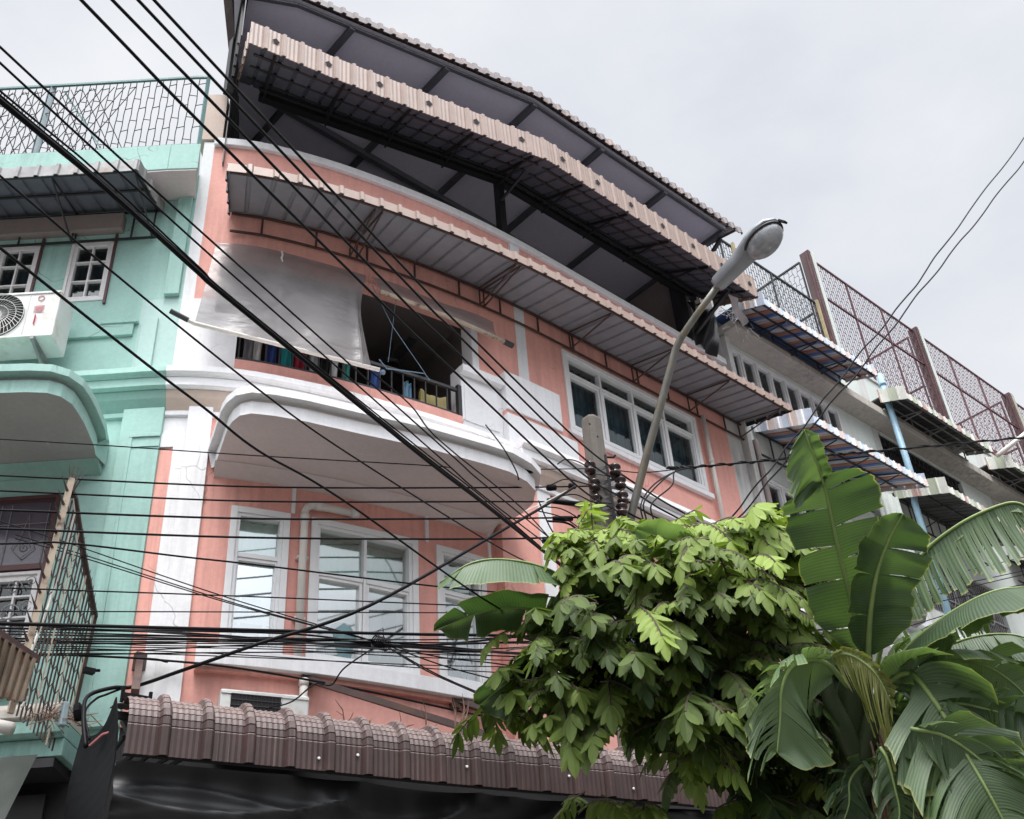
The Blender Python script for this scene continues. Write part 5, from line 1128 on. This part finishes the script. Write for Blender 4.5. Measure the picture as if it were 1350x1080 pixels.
for i,(y0,y1,y2) in enumerate(((851,856,872),(857,850,861),(862,868,880),(866,860,852),(840,853,866),(824,845,868),(853,866,890),(846,842,839))):
    A_=atY(0,y0,7.6); A_=atZ(0,y0,5.45+.01*i); B_=atY(360,y1,7.05); C_=atY(720,y2,6.0); cable('thin sagging strand across the pink wall in the dense lower bundle',[A_+(A_-B_)*.3,A_,atY(180,(y0+y1)/2+4*math.sin(i*2.),7.4),B_,atY(560,(y1+y2)/2+3,6.4),C_,C_+(C_-B_)*.2],.0048+.0012*(i%2),'sagging strands of the dense lower bundle')
# droppers round the pole
DR=[[(640,560),(663,590),(680,620),(684,633)],[(735,612),(745,606),(760,608),(775,616)],[(718,668),(740,671),(760,682),(772,695),(775,705)],[(710,674),(735,680),(755,690),(768,703),(769,720)],[(722,687),(748,690),(763,702),(770,725),(760,745)],[(735,655),(757,652),(773,658),(787,667)],[(710,660),(725,695),(745,725),(760,750)],[(778,640),(790,655),(784,680)],[(725,640),(745,632),(765,636),(780,640)],[(760,720),(772,735),(771,750),(760,765)],[(779,660),(786,700),(788,735),(790,765)],[(769,690),(772,720),(770,760)]]
nmz=['thin wire coming down from the white balcony corner to the connector','small wire arch over the topmost connector','upper looping wire between the splice and the pole','second looping wire beside the pole','large wire loop dropping from the fourth cable','short wire arch touching the third insulator','thin wire crossing the white strip down into the leaves','short jumper wire between two left insulators','fine wire joining the second cable to the pole','black wire curl just above the leaves','wire running down the face of the pole into the leaves','pale wire dropping into the leaves left of the pole']
for l,p in zip(nmz,DR): cable(l,[atY(x,y,PY_-.05-.02*(i%3)) for i,(x,y) in enumerate(p)],.007 if 'large' not in l else .012,'jumper wires at the pole')
cable('white tie wire slanting from the second cable at the pole',[atY(690,675,PY_),atY(723,660,PY_),atY(758,641,PY_)],.006,None,'white_cable')
# cables to the right
c0=IR[0]+np.array([.0,0,-.02]); f1=atY(915,616,5.9); f2=atY(1060,603,5.3); f3=atY(1143,596,5.0); f4=atY(1350,577,4.3)
cable('thick twisted cable running level from the lamp arm to the right border',[f1+np.array([-.25,.15,-.03]),f1,f2,f3,f4,f4+(f4-f3)*1.,f4+(f4-f3)*3],.0125,None,twist=1)
cable('thin cable from the top insulator to the start of the twisted cable',[IR[0],atY(850,623,6.15),f1],.007)
for k,(m_,e) in enumerate((((861,640),(848,690)),((870,637),(852,688)),((886,640),(862,690)))):
    cable(['leftmost','middle','rightmost'][k]+' of three wires curving down from the twisted cable into the leaves',[f1,atY(890,622,5.9),atY(m_[0],m_[1],5.8),atY(e[0]-3,(m_[1]+e[1])/2,5.8),atY(e[0],e[1],5.8),atY(e[0]-8,e[1]+20,5.8)],.0085,'wires curving into the leaves')
for k,pts in enumerate(([(1352,180),(1262,300),(1195,392),(1127,475),(1060,561),(1002,635),(940,710),(925,730)],[(1354,207),(1281,300),(1210,389),(1137,483),(1066,567),(1010,640),(944,716),(930,735)])):
    ys=[2.2,2.7,3.1,3.5,3.9,4.2,4.5,4.6]; P=[atY(x,y,Y) for (x,y),Y in zip(pts,ys)]; P=[P[0]+(P[0]-P[1])*.6]+P
    P2=[]
    for i,p in enumerate(spline(P,5)): P2.append(p+np.array([0,0,.012*math.sin(i*1.7+k)]))
    P2=[P2[0]+(P2[0]-P2[2])/np.linalg.norm(P2[0]-P2[2])*t+np.array([0,0,.004*t*t]) for t in (9,7,5,3.5,2.2,1.2,.5)]+P2
    cable(['upper','lower'][k]+' of two wavy thin wires falling from the right border into the leaves',P2,.0075,'wavy wires from the right border')
for k,(a,b_) in enumerate((((1218,766),(1352,734)),((1195,786),(1352,752)),((1200,792),(1352,757)),((1180,805),(1352,770)),((1185,830),(1352,778)),((1150,862),(1260,808)))):
    A_=atY(a[0],a[1],5.0);B_=atY(b_[0],b_[1],4.3); cable(['topmost','second','third','fourth','fifth','lowest'][k]+' of the thin cables behind the arching banana leaves at the right',[A_+(A_-B_)*.5,A_,B_,B_+(B_-A_)*.3],.0055,'thin cables behind the banana leaves')
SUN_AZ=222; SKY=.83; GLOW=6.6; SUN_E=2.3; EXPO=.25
# ============================================================ VEGETATION
FW=RM[2]                                     # into the distance
def bleaf(parent,px,sides,tone=.4,mat='banana',seed=0,ribr=.012,label=None,fold=0.):
    """px: list of (x,y,depth) along the midrib from base to tip.
    sides: two dicts w (m), n tears, droop, gap, hang (0..1), tilt"""
    r=random.Random(seed); R_=[atD(x,y,d) for x,y,d in px]; rib=spline(R_,10); N=len(rib)-1
    def rp_(u):
        x=min(max(u,0),1)*N; i=min(int(x),N-1); return lerp(rib[i],rib[i+1],x-i)
    def tan(u):
        t=rp_(min(1,u+.03))-rp_(max(0,u-.03)); return t/np.linalg.norm(t)
    q=MB(); q.uv=[]; 
    for si,sd in enumerate(sides):
        sgn=1 if si==0 else -1; w=sd.get('w',.25); nt=sd.get('n',4); dr=sd.get('droop',.15); gap=sd.get('gap',.03); hang=sd.get('hang',0.); tilt=sd.get('tilt',.25); u0=sd.get('u0',.04); fwd=sd.get('fwd',.22)
        if w<=0: continue
        br=[u0]+sorted(min(.98,max(u0+.02,(k+1)/(nt+1)+r.uniform(-.35,.35)/(nt+1))) for k in range(nt))+[1.]
        for a,b_ in zip(br[:-1],br[1:]):
            if b_-a<.004: continue
            nu=max(2,int((b_-a)*40)); nv=7; ddr=dr+r.uniform(-.5,1)*sd.get('dv',.12); tw=r.uniform(-1,1)*sd.get('tw',.10); tn=min(1,max(0,tone+r.uniform(-.10,.12))); uc=(a+b_)/2; gp=gap*min(3.2,r.expovariate(1.)); ws=w*r.uniform(.88,1.04); jag=r.uniform(0,6)
            vs=[];o=len(q.v)
            for i in range(nu+1):
                for j in range(nv+1):
                    u=a+(b_-a)*i/nu; t=j/nv; ue=uc+(u-uc)*(1-gp*t/(b_-a) if gp<(b_-a)*.8 else 1-.8*t)
                    T_=tan(ue); S=np.cross(T_,FW)*sgn; S/=np.linalg.norm(S)
                    S=S-FW*tilt; S/=np.linalg.norm(S); S=S*(1-hang)+np.array([0,0,-1.])*hang; S/=np.linalg.norm(S)
                    pw=min(1,(max(0,u-u0+.01)/.16)**.55)*min(1,(max(0,1.0-u)/.25)**.55+.04)
                    ww=ws*pw*(1+.035*math.sin(u*38+jag)*t+.02*math.sin(u*90+jag))
                    p=rp_(ue)+S*ww*t+T_*ww*t*fwd+np.array([0,0,-1.])*ddr*ww*t*t+FW*(tw*ww*t*t*(u-uc)/(b_-a+.02)+.022*math.sin(u*26+si+jag)*t*sd.get('wave',1.)+.010*math.sin(u*71+jag*2)*t*t+.03*math.sin(t*3))
                    vs.append(p); q.uv.append((u,t)); q.col.append(tn)
            q.add(vs,[(i*(nv+1)+j,(i+1)*(nv+1)+j,(i+1)*(nv+1)+j+1,i*(nv+1)+j+1) for i in range(nu) for j in range(nv)])
    lf=q.build('leaf',M[mat],parent,smooth=True)
    if label: lf['label']=label
    k=MB(); n=len(rib); k.tube([p+FW*-.004 for p in rib],[ribr*(1-.75*i/n) for i in range(n)],6); k.build('midrib',M['rib'],lf,smooth=True)
    return lf
def stalk(parent,pts,r0,r1,mat='stem',name='trunk',n=12):
    P=spline([atD(*p) if len(p)==3 and p[2]>3.2 and p[0]>30 else np.array(p,float) for p in pts],6); q=MB(); N=len(P); q.tube(P,[r0+(r1-r0)*i/(N-1) for i in range(N)],n); return q.build(name,M[mat],parent,smooth=True)
D0=6.3
base=atD(1140,1000,D0)
bp=thing('banana_plant','big banana plant with two upright torn leaves and drooping leaves around them','banana plant',(base[0],base[1],0),'banana plants')
stalk(bp,[(base[0]+.05,base[1],0),(base[0]+.03,base[1],1.5),(1140,1090,D0),(1128,1000,D0),(1120,940,D0),(1122,880,D0)],.15,.055)
stalk(bp,[(1150,1040,D0-.08),(1098,930,D0-.08),(1090,895,D0-.08)],.07,.03,name='leaf_stalk')
stalk(bp,[(1140,1000,D0-.1),(1152,940,D0-.1),(1175,890,D0-.1)],.06,.03,name='leaf_stalk')
stalk(bp,[(1150,1040,D0+.05),(1142,940,D0),(1143,860,D0)],.06,.03,name='leaf_stalk')
k=MB(); rr=random.Random(8)
for i in range(150):
    x=1155+rr.uniform(-14,24); y=955+rr.uniform(0,45); p=atD(x,y,D0-.12+rr.uniform(0,.2)); e=p+np.array([rr.uniform(-.05,.08),rr.uniform(-.05,.05),-rr.uniform(.3,.75)]); m_=(p+e)/2+np.array([rr.uniform(-.03,.03)]*3); k.tube([p,m_,e],[.007,.009,.003],4)
k.build('dry_sheath',M['dryleaf'],bp)
# upright leaves
bleaf(bp,[(1143,870,6.3),(1122,790,6.25),(1103,715,6.2),(1090,655,6.15),(1082,628,6.1)],[dict(w=.29,n=5,droop=-.05,gap=.018,tilt=.3,dv=.10,fwd=.12),dict(w=.27,n=4,droop=-.05,gap=.02,tilt=.3,dv=.1,fwd=.12)],tone=.30,seed=3,ribr=.017,label='upright broad leaf torn into bands, see-through slits between them')
bleaf(bp,[(1086,640,6.12),(1078,615,6.05),(1068,590,6.0),(1060,566,6.0)],[dict(w=.19,n=1,droop=.25,gap=.02,tilt=.2,dv=.1,fwd=-.35),dict(w=.07,n=1,droop=.1,gap=.02,tilt=.4)],tone=.42,seed=5,ribr=.008,label='small folded leaf tip standing on top of the upright leaf')
bleaf(bp,[(1143,880,6.2),(1147,810,6.15),(1156,755,6.1),(1172,710,6.05),(1190,677,6.0)],[dict(w=.17,n=3,droop=.02,gap=.01,tilt=.5,dv=.05,fwd=.15),dict(w=.235,n=3,droop=.05,gap=.012,tilt=.25,dv=.10,fwd=.2)],tone=.27,seed=9,ribr=.018,label='upright leaf in front with yellow rim and notched right side')
# arching right
bleaf(bp,[(1150,905,6.4),(1175,800,6.35),(1212,735,6.3),(1262,693,6.2),(1315,667,6.1),(1345,664,6.05),(1368,684,6.0)],[dict(w=.34,n=52,droop=.15,gap=.0022,hang=.85,tilt=.1,dv=.10,tw=.12,u0=.16),dict(w=.05,n=2,droop=.3,tilt=.9,u0=.2)],tone=.42,seed=11,ribr=.016,label='arching leaf at the right whose blade hangs in fine shreds')
bleaf(bp,[(1165,900,6.1),(1200,850,6.05),(1258,805,5.95),(1315,778,5.85),(1375,774,5.8)],[dict(w=.27,n=3,droop=.15,gap=.0,hang=.55,tilt=.15,dv=.05,u0=.12),dict(w=.11,n=2,droop=.5,tilt=.9,u0=.15)],tone=.30,seed=13,ribr=.016,label='whole dark leaf arching to the right border under the shredded one')
bleaf(bp,[(1160,910,6.4),(1215,868,6.3),(1275,842,6.2),(1330,836,6.1),(1380,850,6.0)],[dict(w=.22,n=22,droop=.3,gap=.012,hang=.6,tilt=.2,dv=.5,tw=.6,u0=.1),dict(w=.16,n=9,droop=.4,tilt=.6,dv=.3)],tone=.50,seed=15,label='lighter ragged leaf at the right border')
bleaf(bp,[(1165,915,6.0),(1230,875,5.9),(1290,875,5.8),(1340,905,5.7),(1385,960,5.6)],[dict(w=.24,n=11,droop=.4,gap=.03,tilt=.3,dv=.7,tw=.5),dict(w=.20,n=12,droop=.6,gap=.03,tilt=.4,dv=.7,tw=.5)],tone=.40,seed=17,label='smooth leaf curling over at the right border')
# big front leaf
bleaf(bp,[(1160,905,6.0),(1198,888,5.85),(1232,925,5.7),(1268,985,5.55),(1300,1040,5.4),(1335,1105,5.3)],[dict(w=.31,n=9,droop=.25,gap=.035,tilt=.2,dv=.6,tw=.6,fwd=.35),dict(w=.34,n=12,droop=.25,gap=.04,tilt=.2,dv=.7,tw=.7,fwd=.4)],tone=.60,seed=19,ribr=.018,label='large light leaf drooping forwards in wide torn strips')
bleaf(bp,[(1215,900,6.2),(1268,915,6.1),(1320,960,6.0),(1380,1020,5.9)],[dict(w=.24,n=7,droop=.2,gap=.05,dv=.35,tw=.3),dict(w=.22,n=6,droop=.3,gap=.05,dv=.3)],tone=.52,seed=21)
bleaf(bp,[(1150,960,6.5),(1190,990,6.4),(1215,1050,6.3),(1225,1120,6.2)],[dict(w=.26,n=12,droop=.2,gap=.03,dv=.4),dict(w=.26,n=12,droop=.2,gap=.03,dv=.4)],tone=.22,seed=22)
bleaf(bp,[(1150,980,6.6),(1230,975,6.6),(1280,1030,6.5),(1300,1110,6.4)],[dict(w=.25,n=10,droop=.3,gap=.04,dv=.4),dict(w=.25,n=10,droop=.3,gap=.04,dv=.4)],tone=.25,seed=42)
rq=random.Random(55)
for i,(b_,m_,t_,dd,tn,w_) in enumerate((((1200,960),(1290,1000),(1365,1100),5.6,.50,.22),((1150,1010),(1120,1030),(1100,1110),6.0,.22,.17),((1215,940),(1300,935),(1375,975),5.8,.5,.18),((1160,985),(1180,1040),(1175,1120),5.7,.34,.16),((1150,940),(1210,960),(1245,1085),6.5,.30,.22),((1160,930),(1240,935),(1330,1000),6.5,.34,.22),((1150,950),(1120,960),(1085,1050),6.7,.14,.2),((1170,900),(1260,890),(1345,925),6.6,.30,.2),((1150,1000),(1200,1010),(1290,1100),6.1,.28,.24),((1140,900),(1100,930),(1075,1010),6.8,.16,.2),((1190,880),(1270,862),(1365,880),6.7,.44,.17),((1180,1010),(1260,1020),(1365,1070),6.0,.36,.22),((1165,880),(1215,835),(1300,815),6.9,.36,.16))):
    bleaf(bp,[(b_[0],b_[1],dd),((b_[0]+m_[0])/2,(b_[1]+m_[1])/2-10,dd-.05),(m_[0],m_[1],dd-.1),((m_[0]+t_[0])/2+8,(m_[1]+t_[1])/2-6,dd-.15),(t_[0],t_[1],dd-.2)],[dict(w=w_,n=rq.randint(9,20),droop=.35,gap=.022,tilt=.3,dv=.7,tw=.6,hang=.25),dict(w=w_,n=rq.randint(9,20),droop=.35,gap=.022,tilt=.3,dv=.7,tw=.6,hang=.25)],tone=tn,seed=200+i,ribr=.010)
# left drooping and yellow one
bleaf(bp,[(1118,905,6.2),(1085,872,6.0),(1048,876,5.85),(1031,905,5.75),(1028,950,5.7),(1024,992,5.65)],[dict(w=.27,n=4,droop=.15,gap=.03,tilt=.2,dv=.25,u0=.10,hang=.3),dict(w=.26,n=34,droop=.35,gap=.008,tilt=.3,dv=.4,tw=.5,hang=.3,u0=.2)],tone=.66,seed=23,ribr=.015,label='pale leaf bending down to the left, finely shredded on its left side')
bleaf(bp,[(1085,868,6.1),(1115,862,6.0),(1142,876,5.9),(1162,900,5.85),(1176,933,5.8)],[dict(w=.06,n=10,droop=.4,gap=.01,dv=.4,tilt=.4),dict(w=.24,n=38,droop=.3,gap=.010,hang=.75,dv=.4,tw=.5,tilt=.1,u0=.1)],tone=.5,mat='bananay',seed=25,ribr=.010,label='small yellowing leaf hanging in shreds at the heart of the plant')
# second banana plant behind the leafy tree
b2=atD(1050,1000,8.2)
bq=thing('banana_plant','banana plant behind the leafy tree, its dark leaves reaching left across the bay windows','banana plant',(b2[0],b2[1],0),'banana plants')
stalk(bq,[(b2[0],b2[1],0),(1045,1000,8.2),(960,910,7.9),(850,850,7.5)],.14,.06)
bleaf(bq,[(810,840,7.4),(775,790,7.2),(725,752,7.0),(670,738,6.85),(622,742,6.75),(580,768,6.7)],[dict(w=.07,n=1,droop=.4,tilt=.9,u0=.15),dict(w=.24,n=3,droop=.05,gap=.004,hang=.62,tilt=.1,dv=.10,u0=.12,wave=1.8)],tone=.55,seed=31,ribr=.014,label='topmost leaf, light green, arching left over the third bay window')
bleaf(bq,[(815,850,7.4),(760,818,7.2),(700,803,7.0),(640,806,6.9),(572,832,6.8)],[dict(w=.13,n=3,droop=.25,tilt=.7,dv=.2,wave=2),dict(w=.20,n=3,droop=.10,gap=.01,hang=.3,tilt=.4,dv=.25,wave=2)],tone=.20,seed=33,ribr=.014,label='dark folded leaf pointing left below the light one')
bleaf(bq,[(810,870,7.3),(755,858,7.1),(700,880,7.0),(662,905,6.9),(632,930,6.85)],[dict(w=.17,n=2,droop=.1,tilt=.5,dv=.1),dict(w=.20,n=2,droop=.1,tilt=.4,dv=.1,hang=.3)],tone=.22,seed=35,ribr=.012,label='dark leaf hanging to the lower left in front of the wall')
bleaf(bq,[(860,860,7.3),(840,800,7.2),(800,768,7.1),(765,748,7.0)],[dict(w=.16,n=2,droop=.1,tilt=.6),dict(w=.17,n=2,droop=.2,tilt=.5)],tone=.5,seed=37)
bleaf(bq,[(880,800,7.2),(930,755,7.1),(900,722,7.0),(868,706,6.95),(838,697,6.9)],[dict(w=.13,n=3,droop=.1,tilt=.5,gap=.02),dict(w=.13,n=3,droop=.1,tilt=.5,gap=.02)],tone=.8,seed=39,label='small pale leaf showing through the top of the leafy tree')
# leafy tree ------------------------------------------------------------
tb=atD(1030,1040,7.4)
tree=thing('leafy_tree','leafy tree with long hanging leaflets, yellow green on top, in front of the pole','tree',(tb[0],tb[1],0))
hub=atD(945,925,7.3)
trk=MB(); trk.tube(spline([(tb[0]+.1,tb[1]+.2,-.1),(tb[0]+.05,tb[1]+.1,1.5),(tb[0],tb[1],2.8),hub],6),[.13-.05*i/18 for i in range(19)],10); trk.build('trunk',M['bark'],tree,smooth=True)
blobs=[ # x,y,rx,ry,depth,spread,weight,tone (young top leaves pale, inner self-shade painted dark)
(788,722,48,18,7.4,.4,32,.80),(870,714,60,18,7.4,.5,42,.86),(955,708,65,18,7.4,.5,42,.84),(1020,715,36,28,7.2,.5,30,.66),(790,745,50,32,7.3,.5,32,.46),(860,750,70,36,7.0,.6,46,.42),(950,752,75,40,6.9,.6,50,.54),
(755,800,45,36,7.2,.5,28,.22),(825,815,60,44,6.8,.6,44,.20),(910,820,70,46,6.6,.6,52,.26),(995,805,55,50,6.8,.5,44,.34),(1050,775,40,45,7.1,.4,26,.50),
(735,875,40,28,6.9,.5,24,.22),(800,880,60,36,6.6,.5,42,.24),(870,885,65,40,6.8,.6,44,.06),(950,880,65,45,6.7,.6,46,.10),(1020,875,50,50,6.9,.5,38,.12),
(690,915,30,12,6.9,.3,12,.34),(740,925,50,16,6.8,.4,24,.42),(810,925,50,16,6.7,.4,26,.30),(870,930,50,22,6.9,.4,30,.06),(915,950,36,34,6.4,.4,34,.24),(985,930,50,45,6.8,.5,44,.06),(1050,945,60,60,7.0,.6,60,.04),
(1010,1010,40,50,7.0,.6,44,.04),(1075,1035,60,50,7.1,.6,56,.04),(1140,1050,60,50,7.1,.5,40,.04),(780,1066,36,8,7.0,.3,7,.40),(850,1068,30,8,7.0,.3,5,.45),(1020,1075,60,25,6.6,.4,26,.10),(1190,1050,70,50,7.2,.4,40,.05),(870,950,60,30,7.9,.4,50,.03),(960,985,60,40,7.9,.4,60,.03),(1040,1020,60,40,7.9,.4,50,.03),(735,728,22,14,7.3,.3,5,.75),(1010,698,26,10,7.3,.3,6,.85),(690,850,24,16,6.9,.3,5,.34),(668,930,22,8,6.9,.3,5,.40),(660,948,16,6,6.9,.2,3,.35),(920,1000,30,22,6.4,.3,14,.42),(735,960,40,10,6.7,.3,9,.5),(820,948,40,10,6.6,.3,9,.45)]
rr=random.Random(77)
lv=MB(); lv.col=[]
lw_=MB()
def leaflet(p,d,s,L,wd,tone,curl):
    """p base, d direction, s side vector"""
    n=np.cross(d,s); st=((0.,0.),(.12,.55),(.38,1.),(.66,.92),(.88,.5),(1.,0.)); vs=[]
    for t,w in st:
        c=p+d*L*t+n*curl*L*t*t
        if w==0: vs.append(c)
        else: vs+= [c+s*wd*w*.5+n*wd*.09*w,c,c-s*wd*w*.5+n*wd*.09*w]
    f=[(0,1,2),(0,2,3)]
    for k in range(3): a=1+3*k; f+=[(a,a+3,a+4,a+1),(a+1,a+4,a+5,a+2)]
    f+=[(10,13,11),(11,13,12)]
    lv.add(vs,f); lv.col+=[tone]*len(vs)
def compound(p,dr,tone,npair,sc_):
    dr=dr/np.linalg.norm(dr); side=np.cross(dr,[0,0,1.]); side/=np.linalg.norm(side)+1e-9; pts=[p]; c=p; v=dr.copy()
    step=.047*sc_
    for k in range(npair+1):
        v=v+np.array([0,0,-.10]); v/=np.linalg.norm(v); c=c+v*step; pts.append(c)
        if k==0: continue
        t=min(1,max(0,tone+rr.uniform(-.07,.07)+.05*(k/npair))); L=.150*sc_*rr.uniform(.8,1.12)*(.75+.25*math.sin(math.pi*k/(npair+.5))); wd=L*.345
        for sg in (1,-1):
            d=v*.38+side*sg*.62+np.array([0,0,-1.])*rr.uniform(.25,1.3); d/=np.linalg.norm(d); s=np.cross(d,np.cross(side*sg,v)+rr.uniform(-.3,.3)); s/=np.linalg.norm(s)+1e-9
            leaflet(c,d,s,L,wd,t,rr.uniform(-.1,.25))
    d=v*.6+np.array([0,0,-.6]); d/=np.linalg.norm(d); s=np.cross(d,side+.01); s=side; leaflet(c,d,s,.16*sc_,.058*sc_,tone,.1)
    lw_.tube(pts,[.006]*len(pts),3,cap=False)
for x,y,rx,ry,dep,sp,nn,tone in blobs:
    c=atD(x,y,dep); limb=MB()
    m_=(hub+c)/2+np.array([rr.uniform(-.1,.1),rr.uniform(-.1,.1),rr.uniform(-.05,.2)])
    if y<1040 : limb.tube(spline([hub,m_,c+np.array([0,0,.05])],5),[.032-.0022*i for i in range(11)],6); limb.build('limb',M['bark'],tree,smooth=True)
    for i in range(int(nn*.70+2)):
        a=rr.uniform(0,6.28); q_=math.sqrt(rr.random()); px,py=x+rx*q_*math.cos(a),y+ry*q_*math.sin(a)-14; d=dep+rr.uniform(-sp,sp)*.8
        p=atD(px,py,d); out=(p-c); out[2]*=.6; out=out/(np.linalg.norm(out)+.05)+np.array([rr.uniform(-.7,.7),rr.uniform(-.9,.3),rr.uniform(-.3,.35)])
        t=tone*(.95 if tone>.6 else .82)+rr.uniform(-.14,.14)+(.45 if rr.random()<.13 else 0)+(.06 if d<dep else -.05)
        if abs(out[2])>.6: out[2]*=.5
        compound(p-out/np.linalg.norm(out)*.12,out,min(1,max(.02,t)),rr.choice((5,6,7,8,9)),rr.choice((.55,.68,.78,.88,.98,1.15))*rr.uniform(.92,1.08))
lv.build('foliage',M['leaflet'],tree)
lw_.build('twigs',M['bark'],tree)
q=MB()
for (x,y) in ((985,645),(1003,640),(812,985)):
    pass
# bare weed stalks growing on the brown awning
q=MB(); rr=random.Random(31)
for x,y in ((455,948),(525,958),(562,962),(600,955),(480,955),(610,950)):
    p=atZ(x,y+10,4.55); 
    for k in range(3):
        e=p+np.array([rr.uniform(-.12,.12),rr.uniform(-.05,.05),rr.uniform(.08,.30)]); q.tube([p,(p+e)/2+np.array([.02,0,.03]),e],[.006,.005,.002],4)
tag(q.build('dead_weed',M['dryleaf']),'dead leafless weed stalks sprouting from the crest of the brown awning','weeds')
# ============================================================ SKY, SUN, CAMERA
wd=bpy.data.worlds.new('World'); sc.world=wd; wd.use_nodes=True; n=wd.node_tree; n.nodes.clear()
o=n.nodes.new('ShaderNodeOutputWorld'); bg=n.nodes.new('ShaderNodeBackground'); n.links.new(bg.outputs[0],o.inputs[0])
sky=n.nodes.new('ShaderNodeTexSky'); sky.sky_type='NISHITA'; sky.sun_disc=False
SE,SA=math.radians(67),math.radians(SUN_AZ)     # azimuth measured from +Y towards +X
sky.sun_elevation=SE; sky.sun_rotation=SA; sky.dust_density=5; sky.air_density=1.; sky.ozone_density=1
hs=n.nodes.new('ShaderNodeHueSaturation'); hs.inputs['Saturation'].default_value=.25; n.links.new(sky.outputs[0],hs.inputs['Color'])
tc=n.nodes.new('ShaderNodeTexCoord'); mp=n.nodes.new('ShaderNodeMapping'); mp.inputs['Scale'].default_value=(1,1,2.2); n.links.new(tc.outputs['Generated'],mp.inputs[0])
f=noise(n,2.2,mp.outputs[0],7,.55)
cl=ramp(n,f,(.34,(6.5*SKY,6.8*SKY,7.45*SKY)),(.62,(8.15*SKY,8.3*SKY,8.6*SKY)))
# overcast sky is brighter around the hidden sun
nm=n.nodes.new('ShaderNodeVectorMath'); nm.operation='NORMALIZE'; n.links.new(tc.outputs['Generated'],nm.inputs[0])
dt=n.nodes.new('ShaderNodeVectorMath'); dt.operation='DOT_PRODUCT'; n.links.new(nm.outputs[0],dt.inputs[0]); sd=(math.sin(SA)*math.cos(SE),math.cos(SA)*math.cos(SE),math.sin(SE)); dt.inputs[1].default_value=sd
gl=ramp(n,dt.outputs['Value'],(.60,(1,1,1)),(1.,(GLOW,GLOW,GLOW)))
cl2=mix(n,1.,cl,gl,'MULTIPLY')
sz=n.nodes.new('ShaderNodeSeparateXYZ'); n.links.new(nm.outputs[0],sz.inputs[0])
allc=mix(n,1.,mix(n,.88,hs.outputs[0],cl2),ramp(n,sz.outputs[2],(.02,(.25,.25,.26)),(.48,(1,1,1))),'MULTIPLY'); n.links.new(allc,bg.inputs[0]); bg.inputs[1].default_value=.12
sl=bpy.data.lights.new('sun','SUN'); sl.energy=SUN_E; sl.angle=math.radians(14); sl.color=(1.,.97,.93); so=bpy.data.objects.new('sun',sl); C.objects.link(so)
from mathutils import Vector,Matrix
so.rotation_euler=Vector(sd).to_track_quat('Z','Y').to_euler()
cam=bpy.data.cameras.new('camera'); co=bpy.data.objects.new('camera',cam); C.objects.link(co); sc.camera=co
cam.sensor_width=36; cam.lens=F/1350*36; cam.clip_end=2000; cam.clip_start=.05
m4=Matrix([[RM[0][i],-RM[1][i],-RM[2][i],CAM[i]] for i in range(3)]+[[0,0,0,1]]); co.matrix_world=m4
sc.view_settings.view_transform='Standard'; sc.view_settings.look='None'; sc.view_settings.exposure=EXPO; sc.view_settings.gamma=1
sc.cycles.max_bounces=6; sc.cycles.diffuse_bounces=3; sc.cycles.glossy_bounces=3; sc.cycles.transparent_max_bounces=10; sc.cycles.transmission_bounces=3
sc.render.resolution_x=1024; sc.render.resolution_y=819
